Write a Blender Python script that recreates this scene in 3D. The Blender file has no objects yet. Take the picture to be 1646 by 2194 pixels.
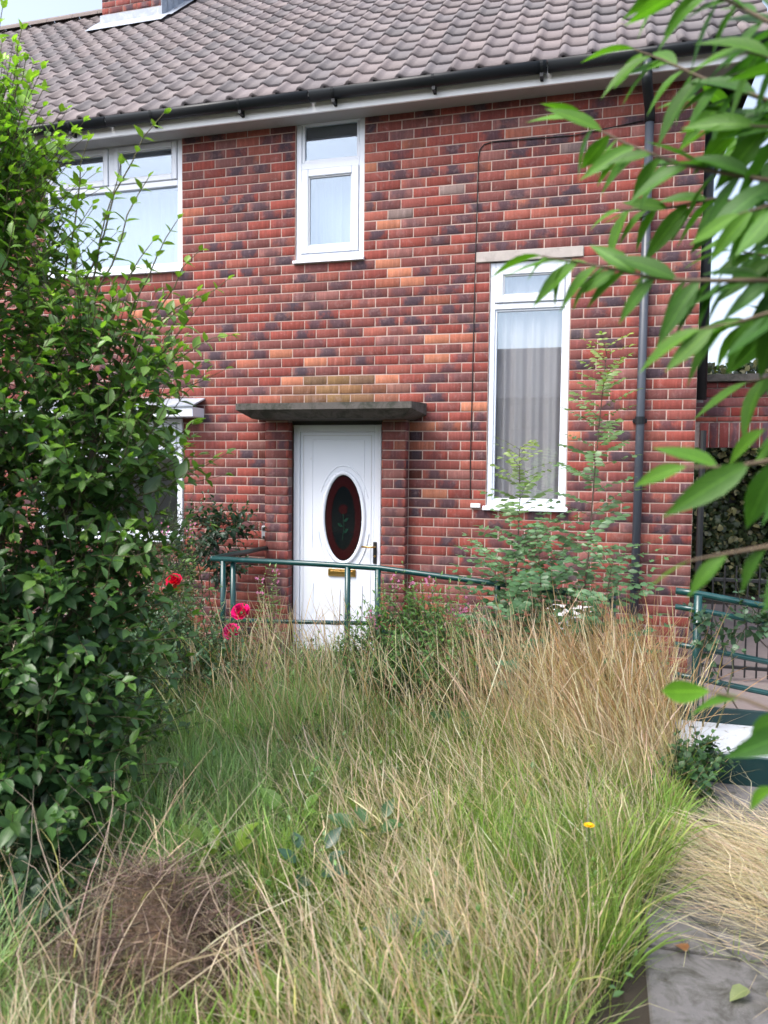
import bpy, math, random
import numpy as np
from mathutils import Vector, Matrix
from mathutils.bvhtree import BVHTree

# ------------------------------------------------------------------ camera, sky, sun, exposure
SC = bpy.context.scene
COL = SC.collection
PI = math.pi
CAM = Vector((3.856, -6.664, 1.695))
yaw, pitch, roll = math.radians(-15.44), math.radians(-3.25), math.radians(0.62)
fw = Vector((math.sin(yaw) * math.cos(pitch), math.cos(yaw) * math.cos(pitch), math.sin(pitch)))
rt0 = Vector((math.cos(yaw), -math.sin(yaw), 0.0))
up0 = rt0.cross(fw)
rt = rt0 * math.cos(roll) + up0 * math.sin(roll)
up = up0 * math.cos(roll) - rt0 * math.sin(roll)
cd = bpy.data.cameras.new('camera')
cam = bpy.data.objects.new('camera', cd)
COL.objects.link(cam)
cam.matrix_world = Matrix(((rt.x, up.x, -fw.x, CAM.x), (rt.y, up.y, -fw.y, CAM.y), (rt.z, up.z, -fw.z, CAM.z), (0, 0, 0, 1)))
cd.sensor_fit = 'HORIZONTAL'
cd.sensor_width = 36.0
cd.lens = 36.0 * 1650 / 1646
cd.clip_start = 0.05
cd.clip_end = 1000
cd.dof.use_dof = True
cd.dof.focus_distance = 6.6
cd.dof.aperture_fstop = 4.2
SC.camera = cam

SUN_EL, SUN_AZ = math.radians(56), math.radians(215)      # azimuth clockwise from +Y
W = bpy.data.worlds.new('World')
SC.world = W
W.use_nodes = True
wn, wl = W.node_tree.nodes, W.node_tree.links
wn.clear()
sky = wn.new('ShaderNodeTexSky')
sky.sky_type = 'NISHITA'
sky.sun_disc = False
sky.sun_elevation = SUN_EL
sky.sun_rotation = SUN_AZ
sky.air_density = 1.0
sky.dust_density = 5.0
sky.ozone_density = 2.0
whs = wn.new('ShaderNodeHueSaturation')
whs.inputs['Saturation'].default_value = 0.66
bgd = wn.new('ShaderNodeBackground')
bgd.inputs['Strength'].default_value = 0.15
wo = wn.new('ShaderNodeOutputWorld')
wl.new(sky.outputs[0], whs.inputs['Color'])
wl.new(whs.outputs[0], bgd.inputs['Color'])
wl.new(bgd.outputs[0], wo.inputs['Surface'])

ld = bpy.data.lights.new('sun', 'SUN')
ld.energy = 0.6
ld.angle = math.radians(25)
ld.color = (1.0, 0.985, 0.97)
sun = bpy.data.objects.new('sun', ld)
COL.objects.link(sun)
sdir = Vector((math.sin(SUN_AZ) * math.cos(SUN_EL), math.cos(SUN_AZ) * math.cos(SUN_EL), math.sin(SUN_EL)))
sun.rotation_euler = (-sdir).to_track_quat('-Z', 'Y').to_euler()
sun.location = (0, -10, 15)

SC.view_settings.view_transform = 'Standard'
SC.view_settings.look = 'None'
SC.view_settings.exposure = 1.52
SC.view_settings.gamma = 1.0
SC.view_settings.use_curve_mapping = False
SC.render.engine = 'CYCLES'
SC.cycles.use_denoising = True
SC.cycles.max_bounces = 8
SC.cycles.diffuse_bounces = 3
SC.cycles.transparent_max_bounces = 12

R = random.Random(7)
NR = np.random.default_rng(11)

# ------------------------------------------------------------------ materials
MATS = {}


def new_mat(name):
    m = bpy.data.materials.new(name)
    m.use_nodes = True
    nt = m.node_tree
    for n in list(nt.nodes):
        nt.nodes.remove(n)
    out = nt.nodes.new('ShaderNodeOutputMaterial')
    p = nt.nodes.new('ShaderNodeBsdfPrincipled')
    nt.links.new(p.outputs[0], out.inputs['Surface'])
    MATS[name] = m
    return m, nt, p, out


def N(nt, typ, **kw):
    n = nt.nodes.new(typ)
    for k, v in kw.items():
        if k in ('operation', 'blend_type', 'data_type', 'attribute_type', 'attribute_name', 'interpolation_type', 'feature'):
            setattr(n, k, v)
        else:
            n.inputs[k].default_value = v
    return n


def mixrgb(nt, fac, a, b, blend='MIX'):
    n = nt.nodes.new('ShaderNodeMix')
    n.data_type = 'RGBA'
    n.blend_type = blend
    for sock, val in ((n.inputs[0], fac), (n.inputs[6], a), (n.inputs[7], b)):
        if hasattr(val, 'links') or isinstance(val, bpy.types.NodeSocket):
            nt.links.new(val, sock)
        elif isinstance(val, (tuple, list)):
            sock.default_value = (*val[:3], 1)
        else:
            sock.default_value = val
    return n.outputs[2]


def mth(nt, op, a, b=None, c=None, clamp=False):
    n = nt.nodes.new('ShaderNodeMath')
    n.operation = op
    n.use_clamp = clamp
    for i, v in enumerate((a, b, c)):
        if v is None:
            continue
        if isinstance(v, bpy.types.NodeSocket):
            nt.links.new(v, n.inputs[i])
        else:
            n.inputs[i].default_value = v
    return n.outputs[0]


def noise(nt, scale, detail=4.0, rough=0.6, vec=None, dist=0.0):
    n = N(nt, 'ShaderNodeTexNoise', Scale=scale, Detail=detail, Roughness=rough, Distortion=dist)
    if vec is not None:
        nt.links.new(vec, n.inputs['Vector'])
    return n


def maprange(nt, v, a, b, c=0.0, d=1.0):
    n = nt.nodes.new('ShaderNodeMapRange')
    nt.links.new(v, n.inputs[0])
    n.inputs[1].default_value, n.inputs[2].default_value = a, b
    n.inputs[3].default_value, n.inputs[4].default_value = c, d
    return n.outputs[0]


def bump(nt, p, height, strength=0.3, dist=0.01):
    b = N(nt, 'ShaderNodeBump', Strength=strength, Distance=dist)
    nt.links.new(height, b.inputs['Height'])
    nt.links.new(b.outputs[0], p.inputs['Normal'])


def geo_pos(nt):
    return nt.nodes.new('ShaderNodeNewGeometry').outputs['Position']


def col_source(nt, src):
    """Colour and alpha carried by each piece: object colour for single objects, vertex attribute for joined ones."""
    if src == 'obj':
        o = nt.nodes.new('ShaderNodeObjectInfo')
        return o.outputs['Color'], o.outputs['Alpha']
    a = N(nt, 'ShaderNodeAttribute', attribute_name='Col')
    return a.outputs['Color'], a.outputs['Alpha']


def plain(name, col, rough=0.5, var=0.12, nscale=6.0, metal=0.0, bumpy=0.0, spec=None, dirt=None, coat=0.0):
    m, nt, p, out = new_mat(name)
    pos = geo_pos(nt)
    n = noise(nt, nscale, 6, 0.65, pos)
    dark = tuple(c * (1 - var) for c in col)
    lite = tuple(min(1, c * (1 + var)) for c in col)
    c = mixrgb(nt, n.outputs[0], dark, lite)
    if dirt:
        n2 = noise(nt, dirt[1], 8, 0.7, pos, 0.5)
        f = maprange(nt, n2.outputs[0], dirt[2], dirt[3])
        c = mixrgb(nt, f, c, dirt[0])
    nt.links.new(c, p.inputs['Base Color'])
    p.inputs['Roughness'].default_value = rough
    p.inputs['Metallic'].default_value = metal
    if spec is not None:
        p.inputs['Specular IOR Level'].default_value = spec
    p.inputs['Coat Weight'].default_value = coat
    if bumpy:
        n3 = noise(nt, nscale * 12, 8, 0.7, pos)
        bump(nt, p, n3.outputs[0], bumpy, 0.01)
    return m


def brick_mat(name, src):
    m, nt, p, out = new_mat(name)
    c, a = col_source(nt, src)
    pos = geo_pos(nt)
    uv = nt.nodes.new('ShaderNodeUVMap').outputs[0]
    sep = nt.nodes.new('ShaderNodeSeparateXYZ')
    nt.links.new(uv, sep.inputs[0])
    n1 = noise(nt, 9, 5, 0.6, pos)
    du = mth(nt, 'ABSOLUTE', mth(nt, 'SUBTRACT', sep.outputs[0], 0.5))
    du = mth(nt, 'ADD', du, mth(nt, 'MULTIPLY', mth(nt, 'SUBTRACT', n1.outputs[0], 0.5), 1.5))
    patch = maprange(nt, du, 0.50, 0.16)
    dark = mixrgb(nt, 0.9, c, (0.045, 0.036, 0.048))
    cc = mixrgb(nt, mth(nt, 'MULTIPLY', patch, a, clamp=True), c, dark)
    n2 = noise(nt, 60, 6, 0.7, pos)
    cc = mixrgb(nt, maprange(nt, n2.outputs[0], 0.25, 0.75, 0.0, 0.5), cc, mixrgb(nt, 1.0, cc, (1.6, 1.5, 1.5), 'MULTIPLY'))
    n3 = noise(nt, 2.2, 6, 0.7, pos, 1.0)
    cc = mixrgb(nt, maprange(nt, n3.outputs[0], 0.55, 0.8, 0, 0.4), cc, mixrgb(nt, 1.0, cc, (0.5, 0.5, 0.52), 'MULTIPLY'))
    n4 = noise(nt, 14, 7, 0.75, pos, 0.6)                                        # lime bloom smeared over the faces
    cc = mixrgb(nt, maprange(nt, n4.outputs[0], 0.53, 0.76, 0, 0.4), cc, (0.36, 0.255, 0.24))
    mpv = nt.nodes.new('ShaderNodeMapping')
    mpv.inputs['Scale'].default_value = (38.0, 38.0, 3.5)
    nt.links.new(pos, mpv.inputs['Vector'])
    n5 = noise(nt, 1.0, 5, 0.65, mpv.outputs[0])                                 # vertical drag marks
    cc = mixrgb(nt, maprange(nt, n5.outputs[0], 0.52, 0.72, 0, 0.55), cc, mixrgb(nt, 1.0, cc, (1.75, 1.8, 1.85), 'MULTIPLY'))
    cc = mixrgb(nt, maprange(nt, n5.outputs[0], 0.46, 0.28, 0, 0.5), cc, mixrgb(nt, 1.0, cc, (0.5, 0.5, 0.55), 'MULTIPLY'))
    nt.links.new(cc, p.inputs['Base Color'])
    p.inputs['Roughness'].default_value = 0.88
    p.inputs['Specular IOR Level'].default_value = 0.25
    hb = mth(nt, 'ADD', n2.outputs[0], mth(nt, 'MULTIPLY', n1.outputs[0], 0.8))
    bump(nt, p, hb, 0.5, 0.004)
    return m


brick_mat('brick_single', 'obj')
brick_mat('brick_joined', 'attr')


def tile_mat(name, src):
    m, nt, p, out = new_mat(name)
    c, a = col_source(nt, src)
    pos = geo_pos(nt)
    n1 = noise(nt, 5, 7, 0.7, pos)
    n2 = noise(nt, 70, 5, 0.7, pos)
    cc = mixrgb(nt, maprange(nt, n1.outputs[0], 0.3, 0.7, 0, 0.8), c, mixrgb(nt, 1.0, c, (0.72, 0.72, 0.76), 'MULTIPLY'))
    cc = mixrgb(nt, maprange(nt, n2.outputs[0], 0.45, 0.75, 0, 0.5), cc, mixrgb(nt, 1.0, cc, (1.35, 1.35, 1.3), 'MULTIPLY'))
    n3 = noise(nt, 3.0, 8, 0.75, pos, 0.8)
    cc = mixrgb(nt, maprange(nt, n3.outputs[0], 0.66, 0.74, 0, 0.7), cc, (0.19, 0.17, 0.07))     # lichen
    nt.links.new(cc, p.inputs['Base Color'])
    p.inputs['Roughness'].default_value = 0.7
    bump(nt, p, n2.outputs[0], 0.35, 0.004)
    return m


tile_mat('tile_single', 'obj')
tile_mat('tile_joined', 'attr')


def leaf_mat(name, src, rough=0.38, trans=0.28, vein=0.35, spec=0.5):
    m, nt, p, out = new_mat(name)
    c, a = col_source(nt, src)
    pos = geo_pos(nt)
    uv = nt.nodes.new('ShaderNodeUVMap').outputs[0]
    sep = nt.nodes.new('ShaderNodeSeparateXYZ')
    nt.links.new(uv, sep.inputs[0])
    n1 = noise(nt, 25, 4, 0.6, pos)
    cc = mixrgb(nt, maprange(nt, n1.outputs[0], 0.3, 0.7), mixrgb(nt, 1.0, c, (0.78, 0.8, 0.8), 'MULTIPLY'), c)
    du = mth(nt, 'ABSOLUTE', mth(nt, 'SUBTRACT', sep.outputs[0], 0.5))
    mid = maprange(nt, du, 0.05, 0.015)
    saw = mth(nt, 'FRACT', mth(nt, 'ADD', mth(nt, 'MULTIPLY', sep.outputs[1], 9.0), mth(nt, 'MULTIPLY', du, -5.0)))
    side = maprange(nt, mth(nt, 'ABSOLUTE', mth(nt, 'SUBTRACT', saw, 0.5)), 0.10, 0.02, 0, 0.45)
    f = mth(nt, 'MULTIPLY', mth(nt, 'MAXIMUM', mid, side), vein)
    cc = mixrgb(nt, f, cc, mixrgb(nt, 1.0, cc, (2.0, 1.8, 1.8), 'MULTIPLY'))
    nt.links.new(cc, p.inputs['Base Color'])
    p.inputs['Roughness'].default_value = rough
    p.inputs['Specular IOR Level'].default_value = spec
    tr = nt.nodes.new('ShaderNodeBsdfTranslucent')
    nt.links.new(mixrgb(nt, 1.0, cc, (1.5, 1.75, 0.6), 'MULTIPLY'), tr.inputs['Color'])
    mx = nt.nodes.new('ShaderNodeMixShader')
    mx.inputs[0].default_value = trans
    nt.links.new(p.outputs[0], mx.inputs[1])
    nt.links.new(tr.outputs[0], mx.inputs[2])
    nt.links.new(mx.outputs[0], out.inputs['Surface'])
    return m


leaf_mat('leaf_single', 'obj')
leaf_mat('leaf_joined', 'attr')
leaf_mat('long_leaf_single', 'obj', 0.48, 0.36, 0.95, 0.3)
leaf_mat('grass', 'attr', 0.6, 0.38, 0.0, 0.2)
leaf_mat('petal', 'attr', 0.5, 0.3, 0.0, 0.3)


def stem_mat(name, src='attr'):
    m, nt, p, out = new_mat(name)
    c, a = col_source(nt, src)
    n1 = noise(nt, 40, 4, 0.6, geo_pos(nt))
    nt.links.new(mixrgb(nt, n1.outputs[0], mixrgb(nt, 1.0, c, (0.6, 0.6, 0.6), 'MULTIPLY'), c), p.inputs['Base Color'])
    p.inputs['Roughness'].default_value = 0.75
    return m


stem_mat('stem')
stem_mat('stem_obj', 'obj')
plain('mortar', (0.45, 0.335, 0.295), 0.95, 0.2, 14, bumpy=0.5, dirt=((0.25, 0.2, 0.18), 3.0, 0.58, 0.75))
plain('mortar_grey', (0.4, 0.32, 0.29), 0.95, 0.25, 14, bumpy=0.5, dirt=((0.12, 0.1, 0.09), 4.0, 0.5, 0.7))
plain('upvc', (0.74, 0.785, 0.87), 0.28, 0.02, 3, dirt=((0.6, 0.61, 0.6), 9.0, 0.62, 0.9))
plain('upvc_bead', (0.62, 0.645, 0.69), 0.35, 0.03, 3)
plain('fascia_white', (0.90, 0.92, 0.96), 0.4, 0.03, 4, dirt=((0.6, 0.6, 0.58), 6.0, 0.66, 0.9))
plain('soffit_paint', (0.36, 0.36, 0.36), 0.6, 0.06, 4, dirt=((0.24, 0.24, 0.23), 5.0, 0.55, 0.85))
plain('gutter_black', (0.010, 0.013, 0.016), 0.42, 0.25, 10, spec=0.35, dirt=((0.05, 0.055, 0.05), 12.0, 0.62, 0.85))
plain('pipe_grey', (0.055, 0.066, 0.085), 0.35, 0.2, 8, dirt=((0.12, 0.12, 0.12), 9.0, 0.6, 0.85))
plain('iron_black', (0.012, 0.013, 0.015), 0.45, 0.3, 20)
plain('rubber_black', (0.012, 0.011, 0.012), 0.6, 0.2, 20)
plain('gold', (0.72, 0.46, 0.16), 0.28, 0.1, 20, metal=1.0)
plain('concrete_dark', (0.115, 0.105, 0.097), 0.95, 0.45, 9, bumpy=0.8, dirt=((0.045, 0.047, 0.037), 9.0, 0.42, 0.62))
plain('concrete_lintel', (0.44, 0.40, 0.375), 0.9, 0.2, 12, bumpy=0.5, dirt=((0.25, 0.22, 0.2), 7.0, 0.5, 0.8))
plain('lead', (0.30, 0.34, 0.40), 0.45, 0.25, 10, dirt=((0.5, 0.53, 0.57), 8.0, 0.5, 0.75))
plain('green_paint', (0.003, 0.045, 0.046), 0.28, 0.2, 14, dirt=((0.03, 0.10, 0.095), 14.0, 0.55, 0.8), coat=0.2)
plain('green_dark', (0.002, 0.024, 0.026), 0.4, 0.3, 14, dirt=((0.03, 0.04, 0.035), 10.0, 0.55, 0.8))
plain('deck_white', (0.46, 0.49, 0.54), 0.6, 0.08, 8, dirt=((0.16, 0.15, 0.13), 26.0, 0.58, 0.68))
plain('soil', (0.035, 0.027, 0.018), 0.95, 0.5, 9, bumpy=0.8)
plain('slab', (0.18, 0.172, 0.172), 0.9, 0.4, 9, bumpy=1.0, dirt=((0.055, 0.053, 0.04), 9.0, 0.45, 0.66))
plain('slab_pink', (0.19, 0.155, 0.148), 0.9, 0.2, 5, bumpy=0.5, dirt=((0.18, 0.16, 0.14), 4.0, 0.5, 0.75))
plain('roof_deck', (0.03, 0.028, 0.027), 0.95, 0.2, 5)
plain('room_paint', (0.42, 0.41, 0.40), 0.9, 0.1, 2)
plain('room_dark', (0.06, 0.06, 0.065), 0.9, 0.2, 2)
plain('black_glass', (0.003, 0.005, 0.006), 0.12, 0.2, 30)
plain('red_glass', (0.022, 0.003, 0.004), 0.15, 0.3, 40)
plain('green_glass', (0.006, 0.028, 0.018), 0.15, 0.3, 40)
plain('grey_plastic', (0.33, 0.35, 0.38), 0.4, 0.1, 10)
plain('meter_white', (0.72, 0.73, 0.75), 0.4, 0.06, 6, dirt=((0.4, 0.4, 0.36), 9.0, 0.55, 0.8))
plain('render_far', (0.05, 0.04, 0.04), 0.9, 0.15, 3)
plain('roof_far', (0.06, 0.05, 0.05), 0.9, 0.2, 5)
plain('bark', (0.10, 0.075, 0.06), 0.9, 0.4, 30, bumpy=0.8)
plain('dead_leaf', (0.11, 0.07, 0.045), 0.9, 0.4, 20, bumpy=0.6)


def fabric(name, col, folds):
    m, nt, p, out = new_mat(name)
    pos = geo_pos(nt)
    n1 = noise(nt, 120, 3, 0.6, pos)
    nt.links.new(mixrgb(nt, n1.outputs[0], tuple(c * 0.9 for c in col), col), p.inputs['Base Color'])
    p.inputs['Roughness'].default_value = 0.95
    tr = nt.nodes.new('ShaderNodeBsdfTranslucent')
    tr.inputs['Color'].default_value = (*col, 1)
    mx = nt.nodes.new('ShaderNodeMixShader')
    mx.inputs[0].default_value = folds
    nt.links.new(p.outputs[0], mx.inputs[1])
    nt.links.new(tr.outputs[0], mx.inputs[2])
    nt.links.new(mx.outputs[0], out.inputs['Surface'])


fabric('curtain_grey', (0.72, 0.66, 0.68), 0.2)
fabric('net_white', (0.50, 0.58, 0.70), 0.3)


def glass(name, refl, tint=(0.9, 0.94, 1.0)):
    m, nt, p, out = new_mat(name)
    nt.nodes.remove(p)
    g = nt.nodes.new('ShaderNodeBsdfGlossy')
    g.inputs['Roughness'].default_value = 0.012
    g.inputs['Color'].default_value = (*tint, 1)
    t = nt.nodes.new('ShaderNodeBsdfTransparent')
    t.inputs['Color'].default_value = (0.93, 0.95, 0.95, 1)
    lw = nt.nodes.new('ShaderNodeLayerWeight')
    f = mth(nt, 'ADD', mth(nt, 'MULTIPLY', mth(nt, 'POWER', lw.outputs['Facing'], 4.0), 0.6), refl, clamp=True)
    mx = nt.nodes.new('ShaderNodeMixShader')
    nt.links.new(f, mx.inputs[0])
    nt.links.new(t.outputs[0], mx.inputs[1])
    nt.links.new(g.outputs[0], mx.inputs[2])
    nt.links.new(mx.outputs[0], out.inputs['Surface'])


glass('pane_glass', 0.17, (0.74, 0.86, 1.0))
glass('pane_glass_clear', 0.08, (0.8, 0.9, 1.0))

# ------------------------------------------------------------------ mesh helpers


class MB:
    def __init__(s):
        s.v, s.f, s.c = [], [], []
        s.cur = (1, 1, 1, 1)

    def add(s, vs, fs):
        o = len(s.v)
        s.v += [tuple(v) for v in vs]
        s.f += [tuple(i + o for i in f) for f in fs]
        s.c += [s.cur] * len(vs)

    def box(s, a, b):
        (x0, y0, z0), (x1, y1, z1) = a, b
        s.add([(x0, y0, z0), (x1, y0, z0), (x1, y1, z0), (x0, y1, z0), (x0, y0, z1), (x1, y0, z1), (x1, y1, z1), (x0, y1, z1)],
              [(0, 3, 2, 1), (4, 5, 6, 7), (0, 1, 5, 4), (1, 2, 6, 5), (2, 3, 7, 6), (3, 0, 4, 7)])

    def bevbox(s, a, b, e=0.004):
        """Box with chamfered vertical and horizontal edges (all twelve)."""
        (x0, y0, z0), (x1, y1, z1) = a, b
        X, Y, Z = (x0, x1), (y0, y1), (z0, z1)
        vs, idx = [], {}
        for i in (0, 1):
            for j in (0, 1):
                for k in (0, 1):
                    sx, sy, sz = (e, -e)[i], (e, -e)[j], (e, -e)[k]
                    for ax in range(3):
                        p = [X[i] + sx, Y[j] + sy, Z[k] + sz]
                        p[ax] = (X[i], Y[j], Z[k])[ax]
                        idx[i, j, k, ax] = len(vs)
                        vs.append(p)
        fs = []
        for s_ in (0, 1):
            fs.append([idx[s_, j, k, 0] for j, k in ((0, 0), (1, 0), (1, 1), (0, 1))])
            fs.append([idx[i, s_, k, 1] for i, k in ((0, 0), (1, 0), (1, 1), (0, 1))])
            fs.append([idx[i, j, s_, 2] for i, j in ((0, 0), (1, 0), (1, 1), (0, 1))])
        for a_ in (0, 1):
            for b_ in (0, 1):
                fs.append([idx[a_, b_, 0, 0], idx[a_, b_, 1, 0], idx[a_, b_, 1, 1], idx[a_, b_, 0, 1]])
                fs.append([idx[a_, 0, b_, 0], idx[a_, 1, b_, 0], idx[a_, 1, b_, 2], idx[a_, 0, b_, 2]])
                fs.append([idx[0, a_, b_, 1], idx[1, a_, b_, 1], idx[1, a_, b_, 2], idx[0, a_, b_, 2]])
        for i in (0, 1):
            for j in (0, 1):
                for k in (0, 1):
                    fs.append([idx[i, j, k, 0], idx[i, j, k, 1], idx[i, j, k, 2]])
        s.add(vs, fs)

    def tube(s, pts, r, n=8, cap=True):
        pts = [Vector(p) for p in pts]
        rs = r if isinstance(r, (list, tuple)) else [r] * len(pts)
        ring, prev = [], None
        for i, p in enumerate(pts):
            d = (pts[min(i + 1, len(pts) - 1)] - pts[max(i - 1, 0)])
            d = d.normalized() if d.length > 1e-9 else Vector((0, 0, 1))
            if prev is None:
                u = d.orthogonal().normalized()
            else:
                u = prev - d * prev.dot(d)
                u = u.normalized() if u.length > 1e-6 else d.orthogonal().normalized()
            prev = u
            w = d.cross(u)
            ring.append([p + (u * math.cos(2 * PI * k / n) + w * math.sin(2 * PI * k / n)) * rs[i] for k in range(n)])
        vs = [v for r_ in ring for v in r_]
        fs = [(i * n + k, i * n + (k + 1) % n, (i + 1) * n + (k + 1) % n, (i + 1) * n + k) for i in range(len(pts) - 1) for k in range(n)]
        if cap:
            fs += [tuple(range(n - 1, -1, -1)), tuple((len(pts) - 1) * n + k for k in range(n))]
        s.add(vs, fs)

    def build(s, name, mat, parent=None, smooth=False):
        me = bpy.data.meshes.new(name)
        me.from_pydata(s.v, [], s.f)
        if any(c != (1, 1, 1, 1) for c in s.c[:1]) or len(set(s.c)) > 1:
            a = me.color_attributes.new('Col', 'FLOAT_COLOR', 'POINT')
            a.data.foreach_set('color', np.array(s.c, np.float32).ravel())
        me.materials.append(MATS[mat])
        if smooth:
            me.polygons.foreach_set('use_smooth', [True] * len(me.polygons))
        me.update()
        return link(name, me, parent)


def link(name, me, parent=None):
    o = bpy.data.objects.new(name, me)
    COL.objects.link(o)
    if parent is not None:
        o.parent = parent
    return o


def empty(name, loc=(0, 0, 0), parent=None):
    o = bpy.data.objects.new(name, None)
    o.empty_display_size = 0.1
    COL.objects.link(o)
    o.location = loc
    if parent is not None:
        o.parent = parent
    return o


def tag(o, label=None, cat=None, group=None, kind=None):
    for k, v in (('label', label), ('category', cat), ('group', group), ('kind', kind)):
        if v:
            o[k] = v
    return o


def mesh_np(name, v, tri, mat, col=None, uv=None, smooth=False):
    v = np.ascontiguousarray(v, np.float32)
    tri = np.ascontiguousarray(tri, np.int32)
    me = bpy.data.meshes.new(name)
    me.vertices.add(len(v))
    me.vertices.foreach_set('co', v.ravel())
    k = tri.shape[1]
    me.loops.add(tri.size)
    me.loops.foreach_set('vertex_index', tri.ravel())
    me.polygons.add(len(tri))
    me.polygons.foreach_set('loop_start', np.arange(0, tri.size, k, dtype=np.int32))
    if smooth:
        me.polygons.foreach_set('use_smooth', np.ones(len(tri), bool))
    if col is not None:
        a = me.color_attributes.new('Col', 'FLOAT_COLOR', 'POINT')
        a.data.foreach_set('color', np.ascontiguousarray(col, np.float32).ravel())
    if uv is not None:
        l = me.uv_layers.new(name='UVMap')
        l.data.foreach_set('uv', np.ascontiguousarray(uv[tri.ravel()], np.float32).ravel())
    me.materials.append(MATS[mat])
    me.update(calc_edges=True)
    return me


def norm(a):
    return a / np.maximum(np.linalg.norm(a, axis=-1, keepdims=True), 1e-9)


def leaf_tmpl(stations, widths, fold=0.25, droop=0.15, drop_pow=2.0):
    """Leaf along +Y, unit length, normal +Z; widths relative to the half width."""
    v, uv, tri = [], [], []
    n = len(stations)
    for t, w in zip(stations, widths):
        z = -droop * t ** drop_pow
        for k, x in ((0, -w), (1, 0.0), (2, w)):
            v.append((x, t, z + abs(x) * fold))
            uv.append((0.5 + 0.5 * (k - 1) * (1.0 if w > 0 else 0), t))
    for i in range(n - 1):
        a, b = i * 3, i * 3 + 3
        for k in (0, 1):
            q = (a + k, a + k + 1, b + k + 1, b + k)
            tri += [(q[0], q[1], q[2]), (q[0], q[2], q[3])]
    return np.array(v, float), np.array(uv, float), np.array(tri, int)


OVATE = leaf_tmpl((0, .12, .35, .6, .82, 1), (0.02, .17, .27, .24, .12, 0.0), 0.35, 0.16)
OVATE_LO = leaf_tmpl((0, .35, .7, 1), (0.03, .28, .2, 0.0), 0.35, 0.16)
ROUND_LO = leaf_tmpl((0, .25, .65, 1), (0.05, .42, .36, 0.0), 0.2, 0.2)
LANCE = leaf_tmpl((0, .1, .25, .42, .6, .78, .92, 1), (0.015, .07, .125, .148, .13, .078, .026, 0.0), 0.45, 0.34, 1.7)
LANCE2 = leaf_tmpl((0, .1, .25, .42, .6, .78, .92, 1), (0.015, .075, .138, .16, .138, .082, .028, 0.0), 0.25, 0.2, 1.5)
LEAFLET = leaf_tmpl((0, .2, .5, .8, 1), (0.03, .2, .25, .17, 0.0), 0.2, 0.15)
WEED_LO = leaf_tmpl((0, .3, .7, 1), (0.03, .17, .12, 0.0), 0.3, 0.2)
NARROW_LO = leaf_tmpl((0, .3, .7, 1), (0.02, .12, .09, 0.0), 0.3, 0.25)


def frames(d, nrm):
    d = norm(np.asarray(d, float))
    nrm = np.asarray(nrm, float)
    x = norm(np.cross(d, nrm))
    z = np.cross(x, d)
    return np.stack([x, d, z], axis=2)


def mass_mesh(name, tmpl, M, T, S, col, mat, wx=None):
    tv, tuv, ttri = tmpl
    k, n = len(T), len(tv)
    loc = np.repeat(tv[None], k, 0) * np.asarray(S, float).reshape(k, 1, 1)
    if wx is not None:
        loc[:, :, 0] *= np.asarray(wx).reshape(k, 1)
    v = np.einsum('kij,knj->kni', M, loc) + np.asarray(T)[:, None, :]
    tri = (ttri[None] + (np.arange(k) * n)[:, None, None]).reshape(-1, 3)
    c = np.repeat(np.asarray(col, float)[:, None, :], n, 1).reshape(-1, 4)
    uv = np.tile(tuv, (k, 1))
    return mesh_np(name, v.reshape(-1, 3), tri, mat, c, uv, True)


# ------------------------------------------------------------------ foliage builder


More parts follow.
